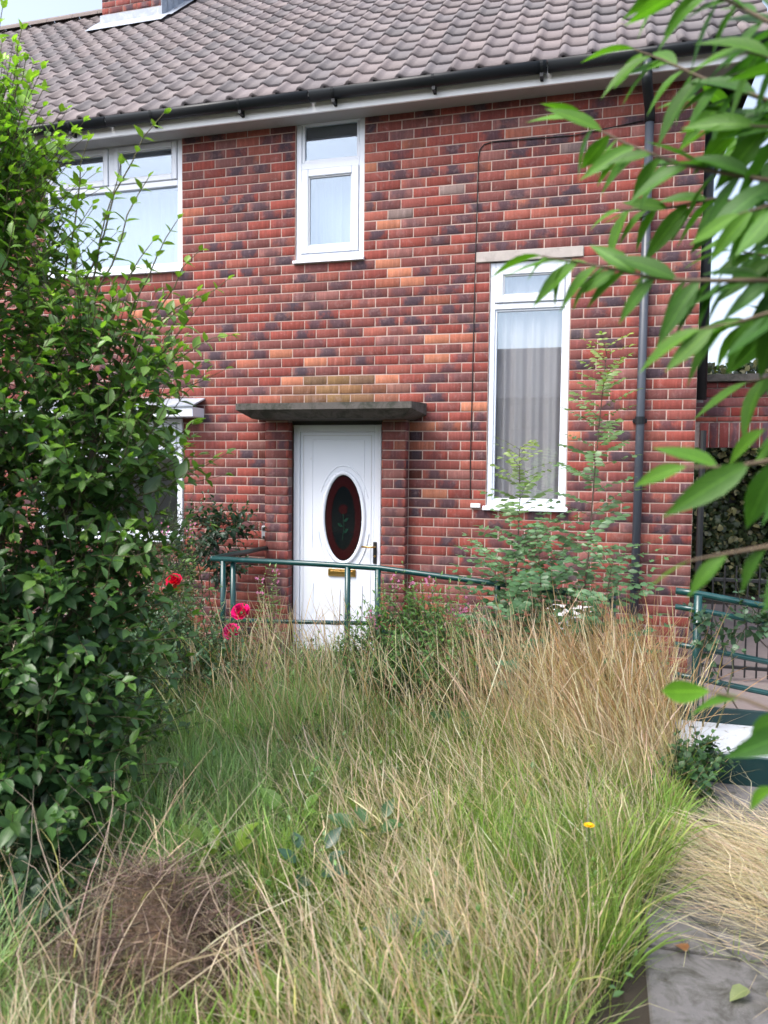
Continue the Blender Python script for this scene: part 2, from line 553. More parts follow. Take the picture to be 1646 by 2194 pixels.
class Plant:
    """Collects stems (tubes) and leaves (frames) of one plant."""

    def __init__(s, seed):
        s.r = random.Random(seed)
        s.stem = MB()
        s.d, s.n, s.t, s.s, s.c, s.w = [], [], [], [], [], []

    def leaf(s, base, d, nrm, size, col, wx=1.0):
        s.d.append(tuple(d)); s.n.append(tuple(nrm)); s.t.append(tuple(base)); s.s.append(size); s.c.append((*col[:3], 1.0)); s.w.append(wx)

    def path(s, p0, p1, sag=0.0, wob=0.02, n=5):
        p0, p1 = Vector(p0), Vector(p1)
        L = (p1 - p0).length
        out = []
        for i in range(n + 1):
            t = i / n
            p = p0.lerp(p1, t)
            p.z += sag * L * 4 * t * (1 - t)
            if 0 < i < n:
                p += Vector([s.r.uniform(-1, 1) * wob * L for _ in range(3)])
            out.append(p)
        return out

    def twig(s, pts, r0, r1, col, n=4):
        s.stem.cur = (*col, 1.0)
        k = len(pts)
        s.stem.tube(pts, [r0 + (r1 - r0) * i / (k - 1) for i in range(k)], n, False)

    def shoot(s, pts, nodes, size, cols, opposite=True, start=0.1, spread=0.9, gravity=0.15, upn=0.8, tipcols=None, wx=1.0, shrink=0.45):
        """Leaves along a path; sizes shrink towards the tip, colour goes from cols[0] to cols[1]."""
        r = s.r
        k = len(pts)
        for i in range(nodes):
            t = start + (1 - start) * (i / max(1, nodes - 1))
            x = t * (k - 1)
            j = min(int(x), k - 2)
            p = pts[j].lerp(pts[j + 1], x - j)
            ax = (pts[j + 1] - pts[j]).normalized()
            u = ax.orthogonal().normalized()
            w = ax.cross(u)
            ang = (i % 2) * PI / 2 + r.uniform(-.5, .5) if opposite else i * 2.4 + r.uniform(-.5, .5)
            for q in ((0, PI) if opposite else (0,)):
                rad = u * math.cos(ang + q) + w * math.sin(ang + q)
                last = i == nodes - 1
                d = rad * (spread if not last else 0.35) + ax * (0.75 if not last else 1.2) + Vector((0, 0, -gravity)) + Vector([r.uniform(-.2, .2) for _ in range(3)])
                nn = ax * 0.5 + Vector((0, 0, upn)) + Vector([r.uniform(-.35, .35) for _ in range(3)])
                c0, c1 = cols
                m = t ** 1.6
                f = r.uniform(0.75, 1.25)
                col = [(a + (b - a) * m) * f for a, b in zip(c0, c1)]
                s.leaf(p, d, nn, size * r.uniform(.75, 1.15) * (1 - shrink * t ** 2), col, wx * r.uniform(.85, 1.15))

    def arrays(s):
        return frames(np.array(s.d), np.array(s.n)), np.array(s.t), np.array(s.s), np.array(s.c), np.array(s.w)

    def build(s, root, tmpl_lo, mat='leaf_joined', stem_name='stem', leaf_name='foliage', singles=0, tmpl_hi=None, mat_single='leaf_single', single_name='leaf', leaf_offset=None):
        off = np.array(root.location)
        if s.stem.v:
            s.stem.v = [(v[0] - off[0], v[1] - off[1], v[2] - off[2]) for v in s.stem.v]
            st = s.stem.build(stem_name, 'stem', root, True)
        M, T, S, Cc, Wx = s.arrays()
        T = T - off
        keep = np.ones(len(T), bool)
        if singles:
            pick = visible_leaves(M, T + off, S, tmpl_lo, singles, Wx)
            keep[pick] = False
            tv, tuv, ttri = tmpl_hi
            me = mesh_np(single_name, tv, ttri, mat_single, None, tuv, True)
            for i in pick:
                o = link(single_name, me, root)
                m4 = Matrix([list(M[i][r_] * (S[i] * (Wx[i] if 0 else 1))) + [T[i][r_]] for r_ in range(3)] + [[0, 0, 0, 1]])
                o.matrix_local = m4
                o.color = Cc[i]
        if keep.any():
            me = mass_mesh(leaf_name, tmpl_lo, M[keep], T[keep], S[keep], Cc[keep], mat, Wx[keep])
            o = link(leaf_name, me, root)
            o['kind'] = 'stuff'
        return root


def visible_leaves(M, T, S, tmpl, count, Wx):
    """Indices of the leaves that show largest from where the photographer stood, hidden ones left out."""
    tv, _, ttri = tmpl
    k, n = len(T), len(tv)
    v = np.einsum('kij,knj->kni', M, np.repeat(tv[None], k, 0) * S.reshape(k, 1, 1)) + T[:, None, :]
    tri = (ttri[None] + (np.arange(k) * n)[:, None, None]).reshape(-1, 3)
    bvh = BVHTree.FromPolygons(v.reshape(-1, 3).tolist(), tri.tolist())
    per = len(ttri)
    cen = v.mean(1)
    view = cen - np.array(CAM)
    dist = np.linalg.norm(view, axis=1)
    z = view @ np.array(fw)
    px = 823 + 1650 * (view @ np.array(rt)) / z
    py = 1097 - 1650 * (view @ np.array(up)) / z
    area = np.abs(np.einsum('ki,ki->k', M[:, :, 2], view / dist[:, None])) * S ** 2 / dist ** 2
    ok = (z > .2) & (px > 0) & (px < 1646) & (py > 0) & (py < 2194)
    out = []
    for i in np.argsort(-area):
        if not ok[i]:
            continue
        d = Vector(view[i]).normalized()
        h = bvh.ray_cast(CAM, d)
        if h[2] is not None and h[2] // per == i:
            out.append(int(i))
            if len(out) >= count:
                break
    return np.array(out, int)


# ------------------------------------------------------------------ the setting
C = 0.0843439            # one brick course
L = 0.225                # one stretcher with its joint
XR = 4.61                # right-hand corner of the house
SOF = 4.78               # soffit height

g = MB()
g.box((-150, -150, -0.3), (150, 150, 0.0))
tag(g.build('ground', 'soil'), kind='structure')

# garden path of slabs towards the ramp
path = empty('path', (4.6, -4.5, 0))
tag(path, kind='structure')
pm = MB()
pm.box((-0.62, -2.4, 0.001), (0.9, 2.38, 0.012))
pm.build('joint_bed', 'soil', path)
ys = [-2.4, -1.72, -1.05, -0.42, 0.12, 0.62, 1.12, 1.72, 2.36]
for i in range(len(ys) - 1):
    sk = 0.045 * (ys[i] + 2.4)
    for x0, x1 in ((-0.66, 0.02), (0.03, 0.7)):
        b = MB()
        h = R.uniform(-.004, .006)
        b.bevbox((x0 + sk, ys[i] + .012, 0.006), (x1 + sk, ys[i + 1] - .0, 0.032 + h), 0.008)
        o = b.build('paving_slab', 'slab', path)
        o.rotation_euler = (R.uniform(-.012, .012), R.uniform(-.012, .012), R.uniform(-.008, .008))

# side yard paving beyond the ramp
yard = empty('pavement', (5.6, 0.2, 0))
tag(yard, kind='structure')
for i in range(5):
    for j in range(9):
        x0, y0 = -1.35 + i * .61, -1.9 + j * .61
        b = MB()
        b.bevbox((x0, y0, 0.002), (x0 + .6, y0 + .6, 0.022 + R.uniform(0, .004)), 0.005)
        b.build('paving_slab', 'slab_pink', yard)

# ------------------------------------------------------------------ the house
house = empty('house', (0, 0, 0))
tag(house, 'two-storey red brick house with grey tiled roof and white windows', 'house')

OPEN = [(-1.55, -0.005, 3.55, SOF + .3), (1.148, 1.80, 3.55, SOF + .3), (2.93, 3.605, 1.345, 3.458), (2.81, 3.70, 3.458, 3.545),
        (1.10, 1.995, -0.1, 2.19), (-1.65, 0.0, 0.95, 2.15), (0.905, 2.237, -.1, 2.18)]


def cells(xs, zs, inside):
    for i in range(len(xs) - 1):
        for k in range(len(zs) - 1):
            cx, cz = (xs[i] + xs[i + 1]) / 2, (zs[k] + zs[k + 1]) / 2
            if not inside(cx, cz):
                yield xs[i], xs[i + 1], zs[k], zs[k + 1]


def in_open(x, z, ops=None):
    return any(a < x < b and c < z < d for a, b, c, d in (ops or OPEN))


WALLOPEN = [o for i, o in enumerate(OPEN) if i not in (3, 6)]
xs = sorted({-6.5, XR - .003} | {v for o in WALLOPEN for v in o[:2]})
zs = sorted({-.1, SOF + .2} | {min(v, SOF + .2) for o in WALLOPEN for v in o[2:]})
wm = MB()
for x0, x1, z0, z1 in cells(xs, zs, lambda x, z: in_open(x, z, WALLOPEN)):
    wm.box((x0, 0.0045, z0), (x1, 0.24, z1))
wm.box((XR - .25, 0.241, -.1), (XR - .003, 7.4, SOF + .2))          # gable wall
wm.box((-6.5, 7.2, -.1), (XR - .26, 7.4, SOF + .2))
wm.box((-6.5, 0.241, -.1), (-6.3, 7.19, SOF + .2))
wall = wm.build('wall', 'mortar', house)

PAL = [((.200, .050, .039), 30), ((.182, .055, .046), 26), ((.148, .053, .047), 18), ((.228, .073, .055), 14), ((.200, .086, .076), 12),
       ((.26, .090, .058), 3), ((.17, .125, .115), .8)]
ORANGE = [(2.81, 4.52), (1.91, 4.35), (2.13, 3.83), (3.04, 3.84), (1.96, 3.50), (2.09, 3.42), (2.21, 3.33), (2.43, 2.81), (1.95, 2.47), (2.44, 2.64), (2.71, 2.22), (1.27, 2.66), (1.04, 2.48), (1.10, 2.73),
          (4.27, 2.40), (3.70, 1.98), (2.33, 2.05), (2.39, 1.46), (-.2, 3.28), (-.45, 3.2), (-.3, 3.1)]


def brick_col(r, x=None, z=None):
    t = r.uniform(0, sum(w for _, w in PAL))
    for c, w in PAL:
        t -= w
        if t <= 0:
            break
    f = r.uniform(.85, 1.15)
    c = [min(1, v * f) for v in c]
    a = r.choice([0, 0, 0, .1, .25, .4, .55, .75, .9, 1.0]) if c[0] < .27 else r.choice([0, 0, .25])
    if x is not None and .95 < x < 2.35 and 2.3 < z < 2.56:               # algae over the porch slab
        q = .75 * max(0, 1 - abs(x - 1.55) / .75) * (1 if z < 2.5 else .6)
        c = [c[0] * (1 - q) + .16 * q, c[1] * (1 - q) + .125 * q, c[2] * (1 - q) + .05 * q]
        a *= .4
    if x is not None and z < 2.2:                                          # water-run stains below the ends of the porch slab
        for sx, wd, zl in ((.84, .10, .9), (2.30, .07, 1.1), (.30, .12, 9)):
            q = max(0, 1 - abs(x - sx) / wd) * min(1, max(0, (z - zl) / .5)) * .7
            c = [v * (1 - q) for v in c]
    return (*c, a)


def brick_tmpl(w, h, d, e=0.003):
    """Brick face outwards to -Y, front chamfered."""
    v = [(0, e, 0), (w, e, 0), (w, e, h), (0, e, h), (e, 0, e), (w - e, 0, e), (w - e, 0, h - e), (e, 0, h - e), (0, d, 0), (w, d, 0), (w, d, h), (0, d, h)]
    f = [(4, 5, 6, 7), (0, 1, 5, 4), (1, 2, 6, 5), (2, 3, 7, 6), (3, 0, 4, 7), (8, 9, 1, 0), (9, 10, 2, 1), (10, 11, 3, 2), (11, 8, 0, 3)]
    tri = []
    for q in f:
        tri += [(q[0], q[1], q[2]), (q[0], q[2], q[3])]
    v = np.array(v, float)
    uv = np.stack([v[:, 0] / w, v[:, 2] / h], 1)
    return v, uv, np.array(tri)


BM = {}


def brick_mesh(w, h, d):
    k = (round(w, 3), round(h, 3), round(d, 3))
    if k not in BM:
        v, uv, tri = brick_tmpl(*k)
        BM[k] = mesh_np('brick', v, tri, 'brick_single', None, uv)
    return BM[k]


def bond(x0, x1, z0, z1, ops, r, shift=0.0, par=0):
    """Stretcher-bond rectangles (x, z, w, h) over an area with openings."""
    J = 0.0095
    out = []
    k0, k1 = int(math.floor(z0 / C + 1e-6)), int(math.ceil(z1 / C - 1e-6))
    for k in range(k0, k1):
        za, zb = max(z0, k * C), min(z1, (k + 1) * C)
        if zb - za < .03:
            continue
        cz = (za + zb) / 2
        edges = sorted([(max(o[0], x0), min(o[1], x1)) for o in ops if o[2] < cz < o[3] and o[1] > x0 and o[0] < x1])
        spans, cur = [], x0
        for a, b in edges:
            if a > cur:
                spans.append((cur, a))
            cur = max(cur, b)
        if cur < x1:
            spans.append((cur, x1))
        for a, b in spans:
            off = shift + (0.5 * L if (k + par) % 2 else 0.0)
            p = [a]
            q = math.floor((a - off) / L) * L + off
            while q < b:
                if q > a + .045 and q < b - .045:
                    p.append(q + r.uniform(-.005, .005))
                q += L
            p.append(b)
            for i in range(len(p) - 1):
                w = p[i + 1] - p[i] - J
                if w > .02:
                    out.append((p[i] + J / 2, za + J / 2, w, zb - za - J))
    return out


def lay_bricks(rects, y, parent, n_single, r, face=0, colf=brick_col, depth=0.03, near=None, mass_name='brickwork'):
    """Front faces at y; the nearest n_single are objects of their own, the others one joined part."""
    order = sorted(range(len(rects)), key=near) if near else list(range(len(rects)))
    single = set(order[:n_single])
    V, UV, TR, CO = [], [], [], []
    nv = 0
    for i, (x, z, w, h) in enumerate(rects):
        col = colf(r, x + w / 2, z + h / 2)
        if parent is wall and any(x < ox < x + w and z < oz < z + h for ox, oz in ORANGE):
            f_ = r.uniform(.85, 1.15)
            col = (.37 * f_, .145 * f_, .085 * f_, 0.12)
        yj = y + r.uniform(-.0022, .0022)
        if i in single:
            wq = round(w / .004) * .004
            o = link('brick', brick_mesh(wq, h, depth), parent)
            o.location = (x + (w - wq) / 2, yj, z)
            o.rotation_euler = (r.uniform(-.006, .006), r.uniform(-.006, .006), r.uniform(-.004, .004))
            o.color = col
        else:
            v, uv, tri = brick_tmpl(w, h, depth)
            V.append(v + np.array([x, yj, z])); UV.append(uv); TR.append(tri + nv); CO.append(np.tile(col, (len(v), 1)))
            nv += len(v)
    if V:
        o = link(mass_name, mesh_np(mass_name, np.concatenate(V), np.concatenate(TR), 'brick_joined', np.concatenate(CO), np.concatenate(UV)), parent)
        o['kind'] = 'stuff'


rb = random.Random(3)
rects = bond(-6.5, XR, 0, SOF + .02, OPEN, rb)


def near_cam(i):
    x, z, w, h = rects[i]
    if z < .8 or (x > 4.1 and z > 3.2):
        return 99
    return ((x + w / 2 - CAM.x) ** 2 + CAM.y ** 2 + (z - CAM.z) ** 2) / max(w, .1) * .225 if w > .06 else 98


lay_bricks(rects, 0.0, wall, 215, rb, near=near_cam)

# porch piers either side of the door
for x0, x1 in ((0.905, 1.132), (2.02, 2.237)):
    m = MB()
    m.box((x0 + .008, -.105, -.05), (x1 - .008, 0.0065, 2.18))
    pier = m.build('porch_pier', 'mortar', house)
    rr = []
    k = 0
    for k in range(26):
        za, zb = k * C, min((k + 1) * C, 2.18)
        if zb - za < .04:
            continue
        xs_ = [x0, x1] if k % 2 else [x0, (x0 + x1) / 2, x1]
        for a, b in zip(xs_[:-1], xs_[1:]):
            rr.append((a + .004, za + .005, b - a - .008, zb - za - .0105))
    lay_bricks(rr, -.112, pier, 999, rb, colf=lambda r, x, z: tuple(v * .95 for v in brick_col(r)))
    V, UV, TR, CO, nv = [], [], [], [], 0
    for k in range(26):                                             # brick ends on the sides
        for sx in (x0, x1):
            v, uv, tri = brick_tmpl(.105, C - .0105, .02)
            w = v.copy()
            w[:, 0] = (sx - .001 + v[:, 1]) if sx == x0 else (sx + .001 - v[:, 1])
            w[:, 1] = v[:, 0] - .11
            w[:, 2] = v[:, 2] + k * C + .005
            if w[:, 2].max() > 2.18:
                continue
            V.append(w); UV.append(uv); TR.append(tri + nv); CO.append(np.tile(brick_col(rb), (len(v), 1))); nv += len(v)
    o = link('brick_ends', mesh_np('brick_ends', np.concatenate(V), np.concatenate(TR), 'brick_joined', np.concatenate(CO), np.concatenate(UV)), pier)
    o['kind'] = 'stuff'

# concrete porch slab
m = MB()
a, b = (0.80, 2.375)
m.add([(a, -.5, 2.19), (b, -.5, 2.19), (b + .02, .03, 2.165), (a - .02, .03, 2.165), (a, -.5, 2.245), (b, -.5, 2.245), (b + .02, .03, 2.27), (a - .02, .03, 2.27),
       (a + .1, -.38, 2.12), (b - .1, -.38, 2.12), (b - .1, .03, 2.12), (a + .1, .03, 2.12)],
      [(4, 5, 6, 7), (0, 1, 5, 4), (1, 2, 6, 5), (3, 0, 4, 7), (8, 9, 1, 0), (9, 10, 2, 1), (11, 8, 0, 3), (8, 11, 10, 9)])
m.build('porch_canopy', 'concrete_dark', house)
m = MB()
m.bevbox((2.81, -.012, 3.458), (3.70, .1, 3.545), 0.004)
m.build('lintel', 'concrete_lintel', house)

# interior so that windows look into rooms
m = MB()
for (x0, x1, y0, y1, z0, z1) in ((-6.2, 4.3, 3.2, 3.3, 0, 4.9), (-6.2, 4.3, .3, 3.3, -.05, .02), (-6.2, 4.3, .3, 3.3, 4.75, 4.9), (-6.2, .6, .3, 3.3, 2.4, 2.55),
                                 (.55, .65, .3, 3.19, .03, 4.74), (2.5, 2.6, .3, 3.19, .03, 4.74)):
    m.box((x0, y0, z0), (x1, y1, z1))
m.build('interior', 'room_paint', house)


def frame_rect(m, x0, x1, z0, z1, y0, y1, t, e=0.004):
    """Four mitre-free members butted end to end."""
    m.bevbox((x0, y0, z0), (x0 + t, y1, z1), e)
    m.bevbox((x1 - t, y0, z0), (x1, y1, z1), e)
    m.bevbox((x0 + t, y0 + .0005, z0), (x1 - t, y1, z0 + t), e)
    m.bevbox((x0 + t, y0 + .0005, z1 - t), (x1 - t, y1, z1), e)


def pane(win, x0, x1, z0, z1, y, mat='pane_glass'):
    m = MB()
    m.box((x0 - .004, y, z0 - .004), (x1 + .004, y + .006, z1 + .004))
    m.build('pane', mat, win)


def sash(win, x0, x1, z0, z1, y0, t=.055, mat='pane_glass'):
    m = MB()
    frame_rect(m, x0, x1, z0, z1, y0, y0 + .05, t, .006)
    m.build('sash', 'upvc', win)
    m = MB()
    frame_rect(m, x0 + t, x1 - t, z0 + t, z1 - t, y0 + .012, y0 + .045, .012, .003)
    m.build('glazing_bead', 'upvc_bead', win)
    pane(win, x0 + t + .012, x1 - t - .012, z0 + t + .012, z1 - t - .012, y0 + .025, mat)


def sill(win, x0, x1, z, y=-.035):
    m = MB()
    m.add([(x0, y, z), (x1, y, z), (x1, .08, z), (x0, .08, z), (x0, y, z + .022), (x1, y, z + .022), (x1, .03, z + .045), (x0, .03, z + .045), (x1, .08, z + .045), (x0, .08, z + .045)],
          [(0, 3, 2, 1), (0, 1, 5, 4), (4, 5, 6, 7), (7, 6, 8, 9), (1, 2, 8, 6, 5), (0, 4, 7, 9, 3), (3, 9, 8, 2)])
    m.build('sill', 'upvc', win)


# middle upstairs window
w = empty('window', (0, 0, 0), house)
m = MB()
frame_rect(m, 1.15, 1.798, 3.585, 4.83, .02, .085, .05)
m.bevbox((1.20, .0205, 4.385), (1.748, .085, 4.445), .004)
m.build('frame', 'upvc', w)
pane(w, 1.235, 1.718, 4.44, 4.79, .05)
m = MB()
frame_rect(m, 1.2, 1.748, 4.445, 4.80, .03, .07, .028, .004)
m.build('glazing_bead', 'upvc', w)
sash(w, 1.203, 1.745, 3.638, 4.383, .008, .065)
sill(w, 1.135, 1.81, 3.545)

# wide upstairs window
w = empty('window', (0, 0, 0), house)
m = MB()
frame_rect(m, -1.55, -.008, 3.585, 4.83, .02, .085, .055)
m.bevbox((-1.495, .0205, 4.36), (-.063, .085, 4.415), .004)
m.bevbox((-.815, .0205, 4.415), (-.755, .085, 4.775), .004)
m.build('frame', 'upvc', w)
sash(w, -1.492, -.818, 4.418, 4.772, .008, .05)
sash(w, -.752, -.066, 4.418, 4.772, .008, .05)
pane(w, -1.49, -.068, 3.645, 4.355, .05)
sill(w, -1.57, .0, 3.545)

# tall stair window
w = empty('window', (0, 0, 0), house)
m = MB()
frame_rect(m, 2.932, 3.603, 1.385, 3.456, .02, .085, .045)
m.bevbox((2.977, .0205, 3.06), (3.558, .085, 3.11), .004)
m.build('frame', 'upvc', w)
sash(w, 2.98, 3.555, 3.113, 3.408, .006, .062)
pane(w, 2.985, 3.55, 1.435, 3.055, .05)
m = MB()
frame_rect(m, 2.977, 3.558, 1.43, 3.06, .034, .07, .018, .004)
m.build('glazing_bead', 'upvc', w)
sill(w, 2.905, 3.62, 1.345)

# ground-floor window with its boxed lead roof
w = empty('window', (0, 0, 0), house)
m = MB()
frame_rect(m, -1.65, -.002, 1.0, 2.15, -.02, .06, .055)
m.bevbox((-1.595, -.0195, 1.77), (-.057, .06, 1.83), .004)
m.bevbox((-.80, -.0195, 1.06), (-.74, .06, 1.77), .004)
m.bevbox((-.80, -.0195, 1.83), (-.74, .06, 2.095), .004)
m.build('frame', 'upvc', w)
sash(w, -1.592, -.803, 1.833, 2.092, -.035, .05, 'pane_glass_clear')
sash(w, -.737, -.06, 1.833, 2.092, -.035, .05, 'pane_glass_clear')
pane(w, -1.59, -.805, 1.062, 1.768, .02, 'pane_glass_clear')
pane(w, -.735, -.06, 1.062, 1.768, .02, 'pane_glass_clear')
sill(w, -1.67, .01, .955, -.06)
m = MB()
m.bevbox((-1.85, -.22, 2.155), (.225, -.002, 2.245), .004)
wr = m.build('window_canopy', 'upvc', house)
m = MB()
m.add([(-1.86, -.235, 2.247), (.235, -.235, 2.247), (.235, -.003, 2.33), (-1.86, -.003, 2.33), (-1.86, -.235, 2.262), (.235, -.235, 2.262), (.235, -.003, 2.345), (-1.86, -.003, 2.345)],
      [(0, 1, 5, 4), (4, 5, 6, 7), (1, 2, 6, 5), (0, 4, 7, 3), (0, 3, 2, 1)])
m.build('lead_flashing', 'lead', wr)

# front door
dr = empty('door', (0, 0, 0), house)
DX0, DX1, DZ0, DZ1 = 1.14, 1.985, 0.0, 2.085
m = MB()
frame_rect(m, DX0, DX1, DZ0, DZ1, .0, .07, .062, .005)
m.build('frame', 'upvc', dr)
m = MB()
m.box((1.02, .02, 2.087), (2.06, .12, 2.19))
m.build('transom_void', 'room_dark', dr)
m = MB()
lx0, lx1, lz0, lz1 = DX0 + .064, DX1 - .064, .066, DZ1 - .064
m.bevbox((lx0, .012, lz0), (lx1, .06, lz1), .006)
lf = m.build('leaf_panel', 'upvc', dr)
m = MB()
frame_rect(m, lx0 + .028, lx1 - .028, lz0 + .028, lz1 - .028, .008, .0125, .007, .001)
m.build('leaf_bead', 'upvc_bead', dr)


def bead(m, pts, r=.007, closed=True):
    if closed:
        pts = list(pts) + [pts[0], pts[1]]
    m.tube([(x, .0125, z) for x, z in pts], r, 6, False)


cx, cz, ow, oh = 1.627, 1.236, .166, .380
m = MB()
ell = lambda a, b, n=48: [(cx + a * math.cos(2 * PI * i / n), cz + b * math.sin(2 * PI * i / n)) for i in range(n)]
bead(m, ell(ow + .03, oh + .032), .022)
bead(m, [p for i, p in enumerate(ell(ow + .085, oh + .10)) if 3 <= i <= 20], .007, False)
bead(m, [p for i, p in enumerate(ell(ow + .085, oh + .13)) if 26 <= i <= 34], .010, False)
bead(m, [p for i, p in enumerate(ell(ow + .085, oh + .13)) if 38 <= i <= 46], .010, False)
bead(m, [(lx0 + .12, 1.95), (lx1 - .1, 1.95)], .006, False)
bead(m, [(lx0 + .12, 1.95), (lx0 + .12, .95)], .005, False)
bead(m, [(lx1 - .1, 1.95), (lx1 - .1, .95)], .005, False)
bead(m, [(lx0 + .13, .62), (lx0 + .13, .25), (cx - .03, .25), (cx - .03, .58)], .008, False)
bead(m, [(cx + .05, .58), (cx + .05, .25), (lx1 - .11, .25), (lx1 - .11, .62)], .008, False)
m.build('moulding', 'upvc', dr, True)


def disc(name, rx, rz, px, pz, y, mat, n=40, inner=None):
    m = MB()
    o = [(px + rx * math.cos(2 * PI * i / n), y, pz + rz * math.sin(2 * PI * i / n)) for i in range(n)]
    if inner:
        q = [(px + inner[0] * math.cos(2 * PI * i / n), y, pz + inner[1] * math.sin(2 * PI * i / n)) for i in range(n)]
        m.add(o + q, [(i, (i + 1) % n, n + (i + 1) % n, n + i) for i in range(n)])
    else:
        b_ = [(x, y + .004, z) for x, y, z in o]
        m.add(o + b_, [tuple(range(n))] + [(i, (i + 1) % n, n + (i + 1) % n, n + i) for i in range(n)])
    return m.build(name, mat, dr)


disc('oval_glass', ow + .012, oh + .014, cx, cz, .0085, 'black_glass')
disc('glass_border', ow + .002, oh + .002, cx, cz, .0060, 'red_glass', 40, (ow - .052, oh - .09))
m = MB()
for i in range(9):
    a_ = i * 2 * PI / 9
    rr_ = .0 if i == 0 else .026
    ex, ez = cx + rr_ * math.cos(a_), cz + .08 + rr_ * math.sin(a_)
    m.add([(ex + .02 * math.cos(t), .0062 - i * .00012, ez + .02 * math.sin(t)) for t in [k * PI / 4 for k in range(8)]], [tuple(range(8))])
m.build('glass_flower', 'red_glass', dr)
m = MB()
m.tube([(cx, .0062, cz + .04), (cx + .01, .0062, cz - .08), (cx - .005, .0062, cz - .2)], .004, 5)
for sgn, zz in ((1, -.03), (-1, -.08), (1, -.13)):
    m.add([(cx, .0058, cz + zz), (cx + sgn * .03, .0058, cz + zz + .035), (cx + sgn * .055, .0058, cz + zz + .03), (cx + sgn * .03, .0058, cz + zz - .005)], [(0, 1, 2, 3)])
m.build('glass_leaves', 'green_glass', dr)
m = MB()
m.bevbox((1.487, -.004, .70), (1.752, .012, .768), .004)
lb = m.build('letter_box', 'gold', dr)
m = MB()
m.bevbox((1.51, -.012, .713), (1.73, -.0045, .752), .004)
m.build('flap', 'gold', lb)
m = MB()
m.bevbox((1.918, -.006, .83), (1.952, .0, 1.03), .005)
hd = m.build('handle_plate', 'iron_black', dr)
m = MB()
m.tube([(1.935, -.004, .985), (1.935, -.045, .985), (1.92, -.05, .985), (1.82, -.048, .985)], .009, 8)
m.build('lever', 'gold', hd, True)
m = MB()
m.tube([(1.935, -.002, .90), (1.935, -.012, .90)], .011, 10)
m.build('lock_barrel', 'gold', hd)
m = MB()
m.bevbox((DX0 - .02, -.10, -.06), (DX1 + .03, .07, -.002), .004)
m.build('door_step', 'concrete_lintel', dr)

# eaves: soffit, fascia, gutter
m = MB()
m.box((-6.6, -.198, SOF), (4.95, .006, SOF + .012))
m.build('soffit', 'soffit_paint', house)
m = MB()
m.bevbox((-6.6, -.222, 4.768), (4.96, -.199, 4.945), .003)
m.build('fascia', 'fascia_white', house)
m = MB()
GY, GZ, GR = -.284, 4.905, .056
n = 12
prof = [(GY + GR * math.cos(PI + PI * i / n), GZ + GR * 1.35 * math.sin(PI + PI * i / n)) for i in range(n + 1)]
inn = [(GY + (GR - .005) * math.cos(PI + PI * i / n), GZ + (GR - .005) * 1.33 * math.sin(PI + PI * i / n)) for i in range(n, -1, -1)]
pp = prof + inn
for x0, x1 in [(-6.6 + 2.0 * i, -6.6 + 2.0 * i + 1.99) for i in range(5)] + [(3.4, 5.08)]:
    m.add([(x0, y, z) for y, z in pp] + [(x1, y, z) for y, z in pp],
          [(i, i + 1, len(pp) + i + 1, len(pp) + i) for i in range(len(pp) - 1)] + [(len(pp) - 1, 0, len(pp), 2 * len(pp) - 1), tuple(range(len(pp)))[::-1], tuple(range(len(pp), 2 * len(pp)))])
gut = m.build('gutter', 'gutter_black', house, True)
for i in range(13):
    x = -5.35 + .87 * i
    m = MB()
    pr_ = [(GY + (GR + .004) * math.cos(PI + PI * k / n), GZ + (GR * 1.35 + .004) * math.sin(PI + PI * k / n)) for k in range(n + 1)]
    m.add([(x - .012, y, z) for y, z in pr_] + [(x + .012, y, z) for y, z in pr_], [(k, k + 1, n + 2 + k, n + 1 + k) for k in range(n)])
    m.box((x - .012, -.24, GZ - .11), (x + .012, -.2225, GZ + .0))
    m.box((x - .014, GY - .02, GZ - GR * 1.35 - .03), (x + .014, GY + .045, GZ - GR * 1.35 - .001))
    m.build('gutter_bracket', 'gutter_black', gut)
# downpipe
m = MB()
PX = 4.185
m.tube([(4.145, GY, GZ - .07), (4.145, GY, 4.70)], .035, 12)
m.tube([(PX, -.058, 4.50), (PX - .004, -.058, 2.15), (PX - .012, -.058, .05)], .0345, 12)
dp = m.build('downpipe', 'pipe_grey', house, True)
m = MB()
m.tube([(4.145, GY, 4.74), (4.145, GY, 4.70), (4.15, -.26, 4.655), (4.18, -.09, 4.56), (PX, -.058, 4.52), (PX, -.058, 4.46)], .040, 12)
m.build('swan_neck', 'gutter_black', dp, True)
for z in (3.75, 2.105, .75):
    m = MB()
    m.tube([(PX - .006, -.058, z - .03), (PX - .006, -.058, z + .03)], .040, 12)
    m.bevbox((PX - .062, -.03, z - .016), (PX + .05, -.003, z + .016), .003)
    m.build('pipe_clip', 'gutter_black', dp)
m = MB()
m.tube([(4.675, .34, 2.3), (4.675, .34, 4.75)], .05, 12)
m.build('soil_pipe', 'gutter_black', house, True)
m = MB()
m.tube([(4.70, .62, 2.3), (4.70, .62, 4.75)], .035, 10)
m.build('waste_pipe', 'grey_plastic', house, True)

